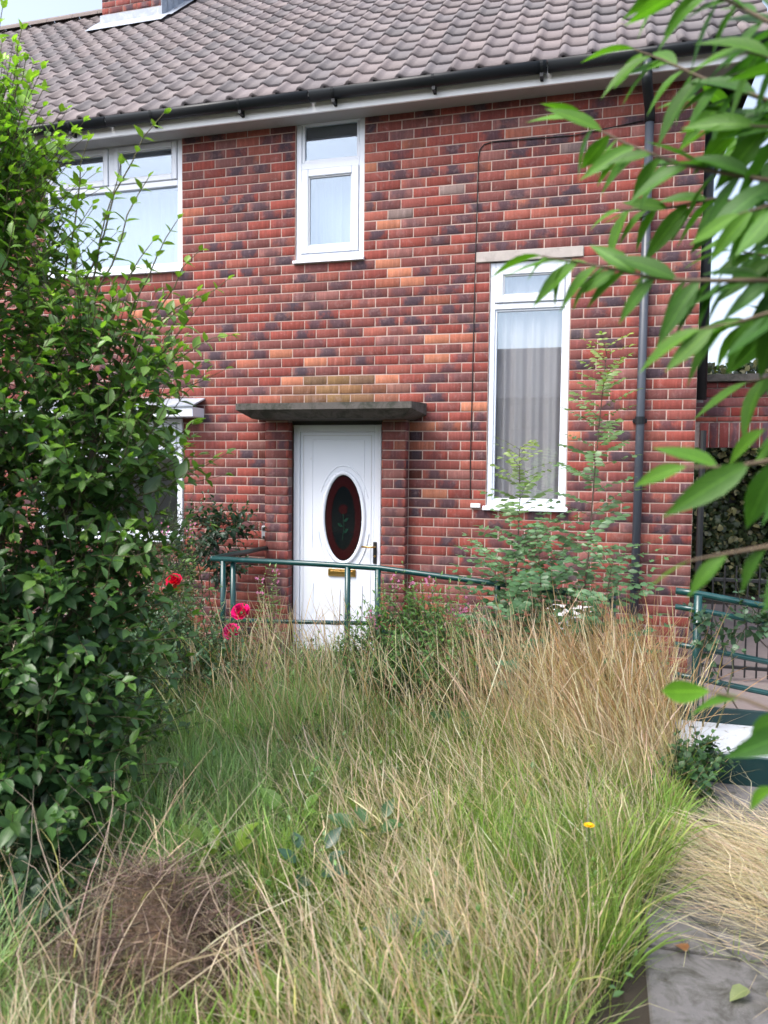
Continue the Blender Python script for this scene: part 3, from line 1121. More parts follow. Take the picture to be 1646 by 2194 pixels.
# ------------------------------------------------------------------ roof
PIT = math.radians(41)
EY, EZ = -.275, 4.935
RY = 3.8
SL = (RY - EY) / math.cos(PIT)
RZ = EZ + (RY - EY) * math.tan(PIT)
m = MB()
c_, s_ = math.cos(PIT), math.sin(PIT)
m.add([(-6.6, EY + .05, EZ - .06), (5.0, EY + .05, EZ - .06), (5.0, RY, RZ - .1), (-6.6, RY, RZ - .1), (-6.6, 2 * RY - EY, EZ - .06), (5.0, 2 * RY - EY, EZ - .06)],
      [(0, 1, 2, 3), (3, 2, 5, 4), (0, 3, 4), (1, 5, 2)])
roof = m.build('roof', 'roof_deck', house)
TW, TG, TL = .221, .30, .375
prf = []
for i in range(13):
    u = i / 12
    x = u * (TW + .03)
    if x < .075:
        z = .027 * math.sin(PI * x / .075) ** .8 if 0 < x < .075 else 0
        z += .004
    else:
        z = .004 - .006 * math.sin(PI * (x - .075) / (TW - .045))
    prf.append((x, z))
tv = [(x, 0, z) for x, z in prf] + [(x, TL, z - .022) for x, z in prf] + [(x, .006, z - .027) for x, z in prf]
nq = len(prf)
tt = []
for i in range(nq - 1):
    for a_, b_ in ((0, nq), (2 * nq, 0)):
        q = (a_ + i, a_ + i + 1, b_ + i + 1, b_ + i)
        tt += [(q[0], q[1], q[2]), (q[0], q[2], q[3])]
tv, tt = np.array(tv, float), np.array(tt)
tile_me = mesh_np('tile', tv, tt, 'tile_single', None, np.zeros((len(tv), 2)), False)
rows = int(SL / TG) + 1
cols_n = int((5.02 + 6.6) / TW)
rt_ = random.Random(5)
slots = []
for j in range(rows):
    for i in range(cols_n):
        x = 5.02 - (i + 1) * TW
        sl = j * TG
        y, z = EY - .02 * c_ + sl * c_, EZ + sl * s_
        slots.append((x, y, z))
dist = [((x - CAM.x) ** 2 + (y - CAM.y) ** 2 + (z - CAM.z) ** 2) for x, y, z in slots]


def in_frame(p, pad=30):
    v = Vector(p) - CAM
    zz = v.dot(fw)
    if zz < .1:
        return False
    a_, b_ = 823 + 1650 * v.dot(rt) / zz, 1097 - 1650 * v.dot(up) / zz
    return -pad < a_ < 1646 + pad and -pad < b_ < 2194 + pad


cand = [i for i in range(len(slots)) if in_frame(slots[i], 0)]
cand.sort(key=lambda i: dist[i])
single = set(cand[:290])
V, TR, CO, nv = [], [], [], 0
RX = Matrix.Rotation(PIT, 3, 'X')
RXn = np.array(RX)
for i, (x, y, z) in enumerate(slots):
    f = rt_.uniform(.82, 1.15)
    b0 = rt_.choice([(.178, .15, .154), (.16, .14, .146), (.187, .155, .155), (.14, .126, .132), (.196, .167, .168)])
    col = (b0[0] * f, b0[1] * f, b0[2] * f, 1)
    jr = Matrix.Rotation(rt_.uniform(-.006, .006), 3, 'Z')
    off = RX @ Vector((rt_.uniform(-.003, .003), rt_.uniform(-.006, .006), rt_.uniform(0, .004)))
    if i in single:
        o = link('tile', tile_me, roof)
        o.matrix_local = Matrix.Translation(Vector((x, y, z)) + off) @ (RX @ jr).to_4x4()
        o.color = col
    else:
        V.append(tv @ np.array(RX @ jr).T + np.array((x, y, z)) + np.array(off)); TR.append(tt + nv); CO.append(np.tile(col, (len(tv), 1))); nv += len(tv)
o = link('tile_field', mesh_np('tile_field', np.concatenate(V), np.concatenate(TR), 'tile_joined', np.concatenate(CO)), roof)
o['kind'] = 'stuff'
for i in range(26):                                                  # ridge tiles
    m = MB()
    x0 = 5.02 - (i + 1) * .45
    k = 8
    for off, (xa, xb) in ((0, (x0, x0 + .445)),):
        pr_ = [(RY + .13 * math.cos(PI * q / k), RZ - .03 + .115 * math.sin(PI * q / k)) for q in range(k + 1)]
        m.add([(xa, y, z) for y, z in pr_] + [(xb, y, z) for y, z in pr_], [(q, q + 1, k + 2 + q, k + 1 + q) for q in range(k)])
    m.build('ridge_tile', 'slab_pink', roof)

# chimney
CX0, CX1, CY0, CY1 = -3.02, -2.08, 3.05, 4.5
m = MB()
m.box((CX0 + .007, CY0 + .007, 6.8), (CX1 - .007, CY1, 9.6))
ch = m.build('chimney', 'mortar_grey', house)
rr = bond(CX0, CX1, 7.4, 9.6, [], rb, shift=CX0)
lay_bricks(rr, CY0, ch, 0, rb, mass_name='brickwork')
V, UV, TR, CO, nv = [], [], [], [], 0
for k in range(26):
    y = CY0 - (.11 if k % 2 else 0)
    while y < CY1:
        ya, yb = max(y, CY0), min(y + L, CY1)
        if yb - ya > .05:
            v, uv, tri = brick_tmpl(yb - ya - .01, C - .0105, .02)
            w_ = v.copy()
            w_[:, 0] = CX1 + .001 - v[:, 1]
            w_[:, 1] = ya + .005 + v[:, 0]
            w_[:, 2] = 7.4 + k * C + v[:, 2]
            V.append(w_); UV.append(uv); TR.append(tri + nv); CO.append(np.tile(brick_col(rb), (len(v), 1))); nv += len(v)
        y += L
o = link('brick_ends', mesh_np('brick_ends', np.concatenate(V), np.concatenate(TR), 'brick_joined', np.concatenate(CO), np.concatenate(UV)), ch)
o['kind'] = 'stuff'
m = MB()
zr = lambda y: EZ + (y - EY) * math.tan(PIT)
z0 = zr(CY0)
m.box((CX0 - .02, CY0 - .012, z0 - .05), (CX1 + .02, CY0 - .004, z0 + .17))
m.add([(CX0 - .12, CY0 - .22, zr(CY0 - .22) + .055), (CX1 + .14, CY0 - .22, zr(CY0 - .22) + .055), (CX1 + .14, CY0 - .01, z0 + .06), (CX0 - .12, CY0 - .01, z0 + .06)], [(0, 1, 2, 3)])
for k in range(5):
    ya, yb = CY0 - .01 + k * .15, CY0 + .15 + k * .15
    m.add([(CX1 + .012, ya, zr(ya) - .02), (CX1 + .012, yb, zr(yb) - .02), (CX1 + .012, yb, zr(yb) + .2), (CX1 + .012, ya, zr(yb) + .2),
           (CX1 + .006, ya, zr(ya) - .02), (CX1 + .006, yb, zr(yb) - .02), (CX1 + .006, yb, zr(yb) + .2), (CX1 + .006, ya, zr(yb) + .2)],
          [(0, 1, 2, 3), (7, 6, 5, 4), (0, 3, 7, 4), (1, 5, 6, 2), (3, 2, 6, 7)])
    m.add([(CX1 + .012, ya, zr(ya) + .05), (CX1 + .17, ya, zr(ya) + .05), (CX1 + .17, yb, zr(yb) + .05), (CX1 + .012, yb, zr(yb) + .05)], [(0, 1, 2, 3)])
    m.add([(CX0 - .012, ya, zr(ya) + .05), (CX0 - .17, ya, zr(ya) + .05), (CX0 - .17, yb, zr(yb) + .05), (CX0 - .012, yb, zr(yb) + .05)], [(3, 2, 1, 0)])
m.build('lead_flashing', 'lead', ch)

# ------------------------------------------------------------------ curtains


def curtain(name, x0, x1, z0, z1, y, mat, label, amp=.018, folds=11, seed=1):
    r = random.Random(seed)
    nx, nz = 90, 8
    ph = [r.uniform(0, 6.28) for _ in range(4)]
    v, f = [], []
    for k in range(nz + 1):
        for i in range(nx + 1):
            u = i / nx
            t = k / nz
            yy = amp * math.sin(folds * 2 * PI * (u + .03 * math.sin(5 * u + ph[0])) + ph[1]) + .5 * amp * math.sin(folds * 3.7 * PI * u + ph[2] + t * .6)
            v.append((x0 + (x1 - x0) * u, y + yy * (.6 + .4 * (1 - t)), z0 + (z1 - z0) * t))
    for k in range(nz):
        for i in range(nx):
            a_ = k * (nx + 1) + i
            f.append((a_, a_ + 1, a_ + nx + 2, a_ + nx + 1))
    m = MB()
    m.add(v, f)
    o = m.build(name, mat, None, True)
    return tag(o, label, 'curtain')


curtain('curtain', 2.95, 3.62, 1.37, 3.5, .125, 'curtain_grey', 'grey pleated curtain hanging inside the tall narrow window', .02, 5, 2)
curtain('net_curtain', 1.16, 1.80, 3.6, 4.38, .22, 'net_white', 'white net curtain inside the narrow upstairs window above the door', .006, 8, 3)
curtain('net_curtain', -1.56, 0.02, 3.58, 4.40, .24, 'net_white', 'white net curtain inside the wide upstairs window', .006, 16, 4)

# ------------------------------------------------------------------ small things on the wall
m = MB()
pts = [(4.14, -.008, 4.50), (3.6, -.008, 4.44), (3.1, -.007, 4.452), (2.93, -.007, 4.455), (2.86, -.007, 4.44), (2.825, -.007, 4.40), (2.815, -.007, 4.33), (2.812, -.008, 3.95),
       (2.806, -.015, 3.56), (2.806, -.015, 3.44), (2.80, -.008, 3.0), (2.795, -.008, 2.3), (2.79, -.008, 1.75), (2.795, -.008, 1.46), (2.80, -.008, 1.44)]
m.tube(pts, .0042, 6)
tag(m.build('cable', 'rubber_black', None, True), 'thin black cable clipped down the brick wall beside the tall window', 'cable')
m = MB()
m.bevbox((2.80, -.028, 1.36), (2.885, .0, 1.40), .004)
jb = m.build('junction_box', 'meter_white')
tag(jb, 'tiny white junction box at the lower end of the wall cable', 'junction box')
m = MB()
m.bevbox((.835, -.036, 1.02), (.885, -.004, 1.145), .006)
kb = m.build('door_bell', 'grey_plastic')
tag(kb, 'small grey box on the brick wall just outside the door', 'door bell')
m = MB()
m.bevbox((.845, -.041, 1.10), (.875, -.0365, 1.13), .002)
m.build('button', 'iron_black', kb)
m = MB()
m.bevbox((.848, -.04, 1.025), (.872, -.0365, 1.05), .002)
m.build('hood', 'iron_black', kb)
mb_ = empty('meter_box', (3.66, -.1, .08))
tag(mb_, 'white plastic meter box low on the brick wall behind the saplings', 'meter box')
m = MB()
m.bevbox((-.17, -.1, 0), (.17, .095, .40), .012)
m.build('body', 'meter_white', mb_)
m = MB()
m.add([(-.185, -.125, .40), (.185, -.125, .40), (.185, .096, .455), (-.185, .096, .455), (-.185, -.125, .42), (.185, -.125, .42), (.185, .096, .475), (-.185, .096, .475)],
      [(0, 3, 2, 1), (4, 5, 6, 7), (0, 1, 5, 4), (1, 2, 6, 5), (2, 3, 7, 6), (3, 0, 4, 7)])
m.build('lid', 'meter_white', mb_)
m = MB()
m.tube([(.1, -.1, .3), (.1, -.108, .3)], .014, 10)
m.build('latch', 'iron_black', mb_)

# ------------------------------------------------------------------ side wall with opening, railings and hedge
sw = empty('garden_wall', (5.6, .95, 0))
tag(sw, 'brick wall with dark coping and soldier course bridging the side passage', 'wall')
X0, X1, WZ0, WZ1 = 4.615, 7.0, 1.915, 2.50
m = MB()
m.box((X0 - 5.6, -.088, WZ0 + .003), (X1 - 5.6, .12, WZ1))
m.box((6.6 - 5.6, -.09, 0), (X1 - 5.6, .12, WZ0 - .002))
core = m.build('mortar_core', 'mortar_grey', sw)
rr = []
SH = .23
i = 0
x = X0 + .12
while x < X1 - .1:
    rr.append((x - 5.6 + .005, WZ0, .074, SH - .01))
    x += .0843
rr2 = [(a - 5.6, z_, w_, h_) for a, z_, w_, h_ in bond(X0 + .0, X1, WZ0 + SH, WZ1, [], rb, shift=4.77)]
rr2 = [q for q in rr2 if q[3] > .03]
dcol = lambda r, x, z: tuple(v * f for v, f in zip(brick_col(r), (.9, .72, .75, 1)))
lay_bricks(rr + rr2, -.1, sw, 400, rb, colf=dcol)
m = MB()
m.add([(X0 - 5.6, -.15, WZ1 + .003), (X1 - 5.6, -.15, WZ1 + .003), (X1 - 5.6, .17, WZ1 + .003), (X0 - 5.6, .17, WZ1 + .003),
       (X0 - 5.6, -.15, WZ1 + .065), (X1 - 5.6, -.15, WZ1 + .065), (X1 - 5.6, .17, WZ1 + .085), (X0 - 5.6, .17, WZ1 + .085)],
      [(0, 3, 2, 1), (4, 5, 6, 7), (0, 1, 5, 4), (1, 2, 6, 5), (2, 3, 7, 6), (3, 0, 4, 7)])
m.build('coping', 'concrete_dark', sw)

gt = empty('metal_gate', (4.66, -.05, .022))
tag(gt, 'low black railing gate beside the house corner behind the green handrail', 'gate')
m = MB()
m.tube([(.0, 0, 0), (.0, 0, 2.0)], .025, 8)
m.build('black_upright', 'iron_black', gt)  # black upright at the house corner, taller than the railings
for z in (.10, .80):
    m = MB()
    m.bevbox((.03, -.012, z), (1.7, .012, z + .028), .003)
    m.build('rail', 'iron_black', gt)
me = None
for i in range(19):
    if me is None:
        m = MB()
        m.tube([(0, -.016, .04), (0, -.016, .93)], .007, 6)
        o = m.build('bar', 'iron_black', gt)
        me = o.data
    else:
        o = link('bar', me, gt)
    o.location = (.11 + .085 * i, 0, 0)

hg = Plant(21)
hr = np.random.default_rng(4)
for _ in range(17000):
    x, z = hr.uniform(4.2, 8.4), hr.uniform(.0, 3.5)
    top = 3.35 + .12 * math.sin(x * 3.1) + .06 * math.sin(x * 9)
    if z > top:
        continue
    y = 5.0 + .12 * math.sin(x * 4 + z * 3) + hr.uniform(-.13, .10) if z < top - .12 else hr.uniform(4.9, 6.0)
    f = hr.uniform(.5, 1.3)
    c = (.045 * f, .07 * f, .028 * f) if hr.random() < .72 else (.28 * f, .27 * f, .13 * f)
    hg.leaf((x, y, z), (hr.normal(), -abs(hr.normal()) * .6, hr.normal() * .7 + .3), (hr.normal() * .5, -.8, .6 + hr.normal() * .4), hr.uniform(.06, .11), c)
he = empty('hedge', (6.3, 5.4, 0))
tag(he, 'tall clipped hedge with cream-tipped leaves beyond the side passage', 'hedge')
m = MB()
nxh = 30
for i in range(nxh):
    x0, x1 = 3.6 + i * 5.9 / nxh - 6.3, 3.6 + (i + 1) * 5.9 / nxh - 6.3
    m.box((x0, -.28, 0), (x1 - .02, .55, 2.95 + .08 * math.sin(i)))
m.build('branches', 'room_dark', he)  # solid dark boxes filling the hedge behind its leaves
hg.build(he, ROUND_LO, leaf_name='foliage')

# ------------------------------------------------------------------ ramp, landing and green handrails
rp = empty('ramp', (2.6, -.75, 0))
tag(rp, 'concrete access ramp with dark green edges leading up to the door', 'ramp', kind='structure')
m = MB()
m.bevbox((.8 - 2.6, -.55, 0.001), (2.45 - 2.6, .62, .03), .006)
m.add([(2.452 - 2.6, -.55, 0.001), (4.3 - 2.6, -.55, .001), (4.3 - 2.6, .62, .001), (2.452 - 2.6, .62, .001), (2.452 - 2.6, -.55, .03), (4.3 - 2.6, -.55, .02), (4.3 - 2.6, .62, .02), (2.452 - 2.6, .62, .03)],
      [(4, 5, 6, 7), (0, 1, 5, 4), (2, 3, 7, 6), (1, 2, 6, 5)])
m.build('landing', 'slab', rp)
dk = empty('ramp_deck', (5.2, -2.02, 0))
tag(dk, 'raised white ramp deck with dark green sides beside the garden path', 'ramp')
m = MB()
m.bevbox((-.86, -.262, .182), (1.3, .222, .206), .003)
m.build('deck', 'deck_white', dk)
m = MB()
m.bevbox((-.87, -.285, .034), (1.3, -.264, .192), .003)
m.build('side_skirt', 'green_dark', dk)
m = MB()
m.bevbox((-.87, .224, .034), (1.3, .246, .295), .003)
m.build('kerb_upstand', 'green_dark', dk)
m = MB()
m.bevbox((-.888, -.285, .034), (-.872, .246, .21), .003)
m.build('end_plate', 'green_dark', dk)

hr1 = empty('handrail', (1.7, -1.2, .1))
tag(hr1, 'dark green tubular handrail round the landing in front of the door', 'handrail')
o_ = Vector((1.7, -1.2, .1))


def rail(pts, r, parent, off, name='rail', n=10):
    m = MB()
    m.tube([Vector(p) - off for p in pts], r, n)
    return m.build(name, 'green_paint', parent, True)


YR = -1.27
rail([(.985, YR, .978), (1.8, YR, .975), (2.345, YR, .965), (2.42, YR, .958), (3.05, YR, .905), (3.6, YR, .86), (4.0, YR, .83)], .021, hr1, o_, 'top_rail')
rail([(.99, YR, .978), (.96, YR + .04, .975), (.93, -.5, .955), (.915, -.06, .945)], .021, hr1, o_, 'top_rail')
rail([(1.09, YR, .50), (2.33, YR, .555)], .016, hr1, o_, 'lower_rail')
rail([(2.34, YR, .50), (4.0, YR, .37)], .016, hr1, o_, 'lower_rail')
for x, y, zt in ((1.075, YR, .965), (1.145, YR + .03, .96), (2.092, YR, .965), (2.325, YR, .955), (3.2, YR, .885), (3.98, YR, .825)):
    rail([(x, y, .02), (x, y, zt)], .022, hr1, o_, 'post')
hr2 = empty('handrail', (4.9, -1.75, .03))
tag(hr2, 'dark green four-bar handrail along the raised white ramp deck', 'handrail')
o_ = Vector((4.9, -1.75, .03))
for z0_, z1_, r_ in ((.965, .868, .021), (.868, .785, .017), (.640, .558, .017), (.455, .368, .017)):
    rail([(4.33, -1.75, z0_ + .012), (4.45, -1.75, z0_), (4.85, -1.75, z0_ - .058 * 1.0), (5.3, -1.75, z1_ - .03), (6.2, -1.75, z1_ - .16)], r_, hr2, o_, 'rail')
for x in (4.455, 5.02, 5.9):
    rail([(x, -1.77, .03), (x, -1.77, .96 - (x - 4.45) * .14)], .024, hr2, o_, 'post')

# ------------------------------------------------------------------ house across the street (seen in the glass)
oh = empty('house', (1, -27, 0))
tag(oh, 'plain rendered terrace across the street, mirrored in the tall window', 'house')
m = MB()
m.box((-14, -3, 0), (14, 3, 4.6))
m.build('wall', 'render_far', oh)
m = MB()
m.add([(-14.2, -3.3, 4.5), (14.2, -3.3, 4.5), (14.2, 3.3, 4.5), (-14.2, 3.3, 4.5), (-14.2, 0, 6.9), (14.2, 0, 6.9)], [(0, 1, 5, 4), (2, 3, 4, 5), (0, 4, 3), (1, 2, 5), (0, 3, 2, 1)])
rf = m.build('roof', 'roof_far', oh)
m = MB()
m.bevbox((-2.2, -.4, 6.3), (-1.5, .4, 7.7), .03)
m.tube([(-1.85, 0, 7.69), (-1.85, 0, 8.1)], .12, 10)
m.build('chimney', 'render_far', rf)
for x in (-10, -5, 0.2, 5, 10):
    for z in (1.0, 3.2):
        m = MB()
        frame_rect(m, x - .8, x + .8, z, z + 1.1, 2.99, 3.05, .08)
        wf = m.build('window', 'render_far', oh)
        m = MB()
        m.box((x - .72, 3.0, z + .08), (x + .72, 3.02, z + 1.02))
        m.build('pane', 'black_glass', wf)

# ------------------------------------------------------------------ grass
GR_ = np.random.default_rng(77)


def strands(name, x, y, z, length, width, yaw, th0, th1, col, prof=(1, .9, .6, .05), tip=None, mat='grass', wob=0.0, parent=None):
    n, m = len(x), len(prof)
    seg = length / (m - 1)
    P = np.zeros((n, m, 3))
    P[:, 0] = np.stack([x, y, z], 1)
    for i in range(1, m):
        th = th0 + th1 * ((i - .5) / (m - 1))
        yw = yaw + wob * GR_.normal(size=n) * i
        P[:, i] = P[:, i - 1] + np.stack([np.cos(yw) * np.sin(th), np.sin(yw) * np.sin(th), np.cos(th)], 1) * seg[:, None]
    P[:, :, 2] = np.maximum(P[:, :, 2], z[:, None] + .004)
    sa = GR_.uniform(0, 6.283, n)
    side = np.stack([np.cos(sa), np.sin(sa), GR_.normal(size=n) * .3], 1)
    w = np.array(prof)[None, :, None] * width[:, None, None] * .5
    V = np.stack([P - side[:, None] * w, P + side[:, None] * w], 2).reshape(-1, 3)
    base = (np.arange(n) * m * 2)[:, None, None]
    t = []
    for i in range(m - 1):
        a = i * 2
        t += [(a, a + 1, a + 3), (a, a + 3, a + 2)]
    tri = (np.array(t)[None] + base).reshape(-1, 3)
    c = np.ones((n, m, 2, 4))
    for i in range(m):
        f = i / (m - 1)
        cc = col if tip is None else col * (1 - f) + tip * f
        c[:, i, :, :3] = cc[:, None, :]
    me = mesh_np(name, V, tri, mat, c.reshape(-1, 4))
    return link(name, me, parent)


def wave(x, y, s, k):
    return (np.sin(x * 2.1 * s + k) + np.sin(y * 2.7 * s + 1.7 * k) + np.sin((x + y) * 1.3 * s + 2.3 * k) + np.sin((x - y) * 3.1 * s + .7 * k)) / 4


def xe(y):
    return np.minimum(3.90 + .27 * (y + 4.27), 4.40)


def field(n, x0=.2, x1=4.45, y0=-5.7, y1=-1.34, edge=0.0):
    x, y = GR_.uniform(x0, x1, n), GR_.uniform(y0, y1, n)
    k = (x < xe(y) + edge) & ~((x > 2.3) & (x < 4.3) & (y > -1.34)) & ((((x - 2.45) / .52) ** 2 + ((y + 4.48) / .40) ** 2 > 1) | (GR_.random(n) < .12))
    return x[k], y[k]


def mix(a, b, t):
    return np.asarray(a)[None] * (1 - t[:, None]) + np.asarray(b)[None] * t[:, None]


def sm(v, a, b):
    t = np.clip((v - a) / (b - a), 0, 1)
    return t * t * (3 - 2 * t)


def dryness(x, y):
    d = .36 + .25 * wave(x, y, 1.6, 1.0) + .45 * wave(x, y, 4.5, 2.0)
    d += .5 * sm(x, 3.0, 3.9) * sm(y, -3.1, -2.3)
    d -= .6 * sm(-x, -3.0, -2.3) * sm(y, -4.4, -3.7)
    d -= .9 * sm(-x, -2.1, -1.8)
    d -= .75 * np.exp(-((x - 2.7) / .42) ** 2 - ((y + 1.85) / .5) ** 2)
    d += .35 * np.exp(-((x - 2.3) / .3) ** 2 - ((y + 2.5) / .5) ** 2)
    d -= .6 * sm(-x, -2.5, -2.1) * sm(-y, 4.5, 4.8)
    d -= .3 * np.exp(-((x - 3.74) / .2) ** 2 - ((y + 3.9) / .4) ** 2)
    d -= .3 * np.exp(-((x - 3.2) / .5) ** 2 - ((y + 2.9) / .35) ** 2)
    d += .25 * sm(-y, 3.9, 4.4)
    d -= 1.3 * np.exp(-((x - 2.5) / .55) ** 2 - ((y + 4.62) / .45) ** 2)
    return np.clip(d, 0, 1)


def jit(c, n, s=.22):
    return np.clip(c * (1 + GR_.normal(size=(n, 1)) * s) * (1 + GR_.normal(size=(n, 3)) * .06), .004, .95)


G_L, G_M, G_Y, STRAW, PALE, TAN = (.27, .40, .21), (.175, .27, .068), (.30, .37, .10), (.47, .345, .225), (.72, .61, .49), (.36, .215, .125)
# green blades growing in tussocks
def tussocks(n, per, spread):
    cx, cy = field(n)
    k = np.repeat(np.arange(len(cx)), per)
    rr, aa = np.abs(GR_.normal(size=len(k))) * spread, GR_.uniform(0, 6.283, len(k))
    x, y = cx[k] + np.cos(aa) * rr, cy[k] + np.sin(aa) * rr
    q = (x < xe(y) + .06) & (y < -1.33)
    return x[q], y[q], aa[q], rr[q], cx[k][q], cy[k][q]


def tall(x, y):
    """How much taller the sward stands towards the landing and beside the path."""
    return 1 + (.35 - .3 * sm(x, 2.2, 2.5)) * sm(y, -3.3, -1.9) + .45 * np.exp(-((x - 3.78) / .25) ** 2 - ((y + 3.9) / .5) ** 2)


for wide in (0, 1):
    x, y, aa, rr, cx_, cy_ = tussocks((1000, 1800)[wide], (70, 40)[wide], (.045, .05)[wide])
    d = dryness(cx_, cy_)
    tone = .88 + .5 * wave(cx_, cy_, 9.0, 4.0) + .5 * wave(cx_, cy_, 37.0, 2.0)
    k = GR_.random(len(x)) > d * .85
    x, y, aa, rr, cx_, cy_, d, tone = [v[k] for v in (x, y, aa, rr, cx_, cy_, d, tone)]
    n = len(x)
    lush = sm(-x, -2.9, -2.2)
    c = mix(G_M, G_L, lush) * .7 + mix(G_M, G_Y, GR_.random(n)) * .3
    c = np.where((GR_.random(n) < d * .45)[:, None], mix(G_Y, STRAW, GR_.random(n)), c) * np.clip(tone, .35, 1.5)[:, None]
    hgt = (.25 + .08 * wave(cx_, cy_, 2.0, 5.0)) * tall(cx_, cy_) * GR_.uniform(.55, 1.4, n)
    o = strands('grass', x, y, np.zeros(n), hgt, GR_.uniform(.0025, .005, n) if not wide else GR_.uniform(.006, .0125, n), aa + GR_.normal(size=n) * .5, np.clip(rr * 5 + GR_.normal(size=n) * .12, 0, .7),
                GR_.uniform(.05, 1.2, n), jit(c, n), prof=(.8, 1, .85, .55, .04), tip=jit(c * 1.25, n), wob=.05)
    tag(o, ('fine green grass blades in tussocks over the whole front lawn', 'broad flat green grass blades scattered through the front lawn')[wide], 'grass', kind='stuff')

# dead thatch lying in the sward
x, y = field(70000)
d = dryness(x, y)
k = GR_.random(len(x)) < .05 + .95 * d ** 1.3
x, y = x[k], y[k]
n = len(x)
yaw = GR_.normal(size=n) * .8 + 2.6
c = jit(mix(STRAW, PALE, GR_.random(n)) * .85, n)
o = strands('dry_grass', x, y, GR_.uniform(.0, .06, n), GR_.uniform(.22, .58, n), GR_.uniform(.0018, .0042, n), yaw, GR_.uniform(.15, 1.0, n), GR_.uniform(.1, 1.1, n), c, prof=(1, 1, .9, .7, .2), wob=.07)
tag(o, 'straw-coloured dead grass leaning through the green lawn', 'grass', kind='stuff')

# tall seed stalks
x, y = field(43000)
d = dryness(x, y)
k = GR_.random(len(x)) < (.05 + .65 * d ** 1.6) * (.95 + .25 * sm(y, -3.6, -2.4))
x, y, d = x[k], y[k], d[k]
n = len(x)
back = sm(y, -3.4, -2.2)
yaw = GR_.normal(size=n) * .95 + 2.75
ln = GR_.uniform(.35, .75, n) * (.72 + .5 * back)
th0 = GR_.uniform(.05, .5, n) + .45 * (1 - back) * GR_.random(n)
c = jit(mix(STRAW, PALE, GR_.random(n)), n)
c = np.where((GR_.random(n) < .3 * back)[:, None], jit(np.tile(TAN, (n, 1)), n), c)
o = strands('grass_stalks', x, y, np.zeros(n), ln, GR_.uniform(.0032, .0056, n), yaw, th0, GR_.uniform(.05, .8, n), c, prof=(.62, .55, .5, .45, .42, .75, 1, .2), wob=.03)
tag(o, 'tall dry grass stalks with feathery seed heads across the lawn', 'grass', kind='stuff')

# single stalks standing up in front of the landing
n = 1250
x, y = GR_.uniform(1.6, 4.1, n), GR_.uniform(-2.9, -1.36, n)
k = np.exp(-((x - 2.75) / .35) ** 2 - ((y + 1.9) / .45) ** 2) < GR_.random(n)
x, y = x[k], y[k]
n = len(x)
c = jit(mix(TAN, PALE, GR_.random(n)), n)
o = strands('grass_stalks', x, y, np.zeros(n), GR_.uniform(.45, .9, n) + .2 * sm(x, 2.9, 3.5), GR_.uniform(.0032, .007, n), GR_.normal(size=n) * 1.2 + 2.8, np.abs(GR_.normal(size=n)) * .2, GR_.uniform(.0, .9, n), c,
            prof=(.4, .36, .34, .3, .3, .6, .9, .15), wob=.03)
tag(o, 'thin pale grass stalks rising in front of the landing handrail', 'grass', kind='stuff')

# the dense tan clump by the ramp
n = 1350
x, y = 4.08 + GR_.normal(size=n) * .17, -2.0 + GR_.normal(size=n) * .25
k = (x < 4.42) & (y < -1.4)
x, y = x[k], y[k]
n = len(x)
c = jit(mix(TAN, STRAW, GR_.random(n)), n)
o = strands('grass_clump', x, y, np.zeros(n), GR_.uniform(.35, 1.12, n) * GR_.uniform(.75, 1, n), GR_.uniform(.003, .0065, n), GR_.normal(size=n) * 1.3 + 2.6, np.abs(GR_.normal(size=n)) * .22, GR_.uniform(.0, 1.2, n), c,
            prof=(.4, .4, .35, .35, .5, .9, .9, .15), wob=.05)
tag(o, 'tall tan clump of dead grass at the left end of the ramp deck', 'grass', kind='stuff')

# straw lying over the path
n = 2900
x = 4.72 + GR_.normal(size=n) * .34
y = -3.36 + GR_.normal(size=n) * .27 - .25 * (x - 4.75)
k = (x > 4.15) & (GR_.random(n) < sm(x, 4.15, 4.6) + .15)
x, y = x[k], y[k]
n = len(x)
c = jit(mix(STRAW, PALE, GR_.random(n) ** .5) * .9, n)
o = strands('straw', x, y, GR_.uniform(.035, .075, n), GR_.uniform(.2, .6, n), GR_.uniform(.0016, .0032, n), GR_.normal(size=n) * .55 + 2.85, GR_.uniform(1.25, 1.6, n), GR_.uniform(-.15, .3, n), c, prof=(1, 1, 1, .9, .3), wob=.12)
tag(o, 'pale flattened straw lying across the garden path', 'straw', kind='stuff')

# tufts in the joints of the path
n = 900
jy = -4.5 + np.array(ys)[GR_.integers(1, len(ys) - 1, n)]
x, y = GR_.uniform(4.0, 5.3, n), jy + GR_.normal(size=n) * .012
k = GR_.random(n) < .5 + .5 * np.sin(x * 9 + jy * 5)
x, y = x[k], y[k]
n = len(x)
o = strands('joint_grass', x, y, np.full(n, .025), GR_.uniform(.03, .11, n), GR_.uniform(.002, .005, n), GR_.uniform(0, 6.283, n), GR_.uniform(.2, 1.0, n), GR_.uniform(.1, .8, n), jit(mix(G_M, G_Y, GR_.random(n)) * .8, n))
tag(o, 'small grass tufts growing in the joints of the garden path', 'grass', kind='stuff')

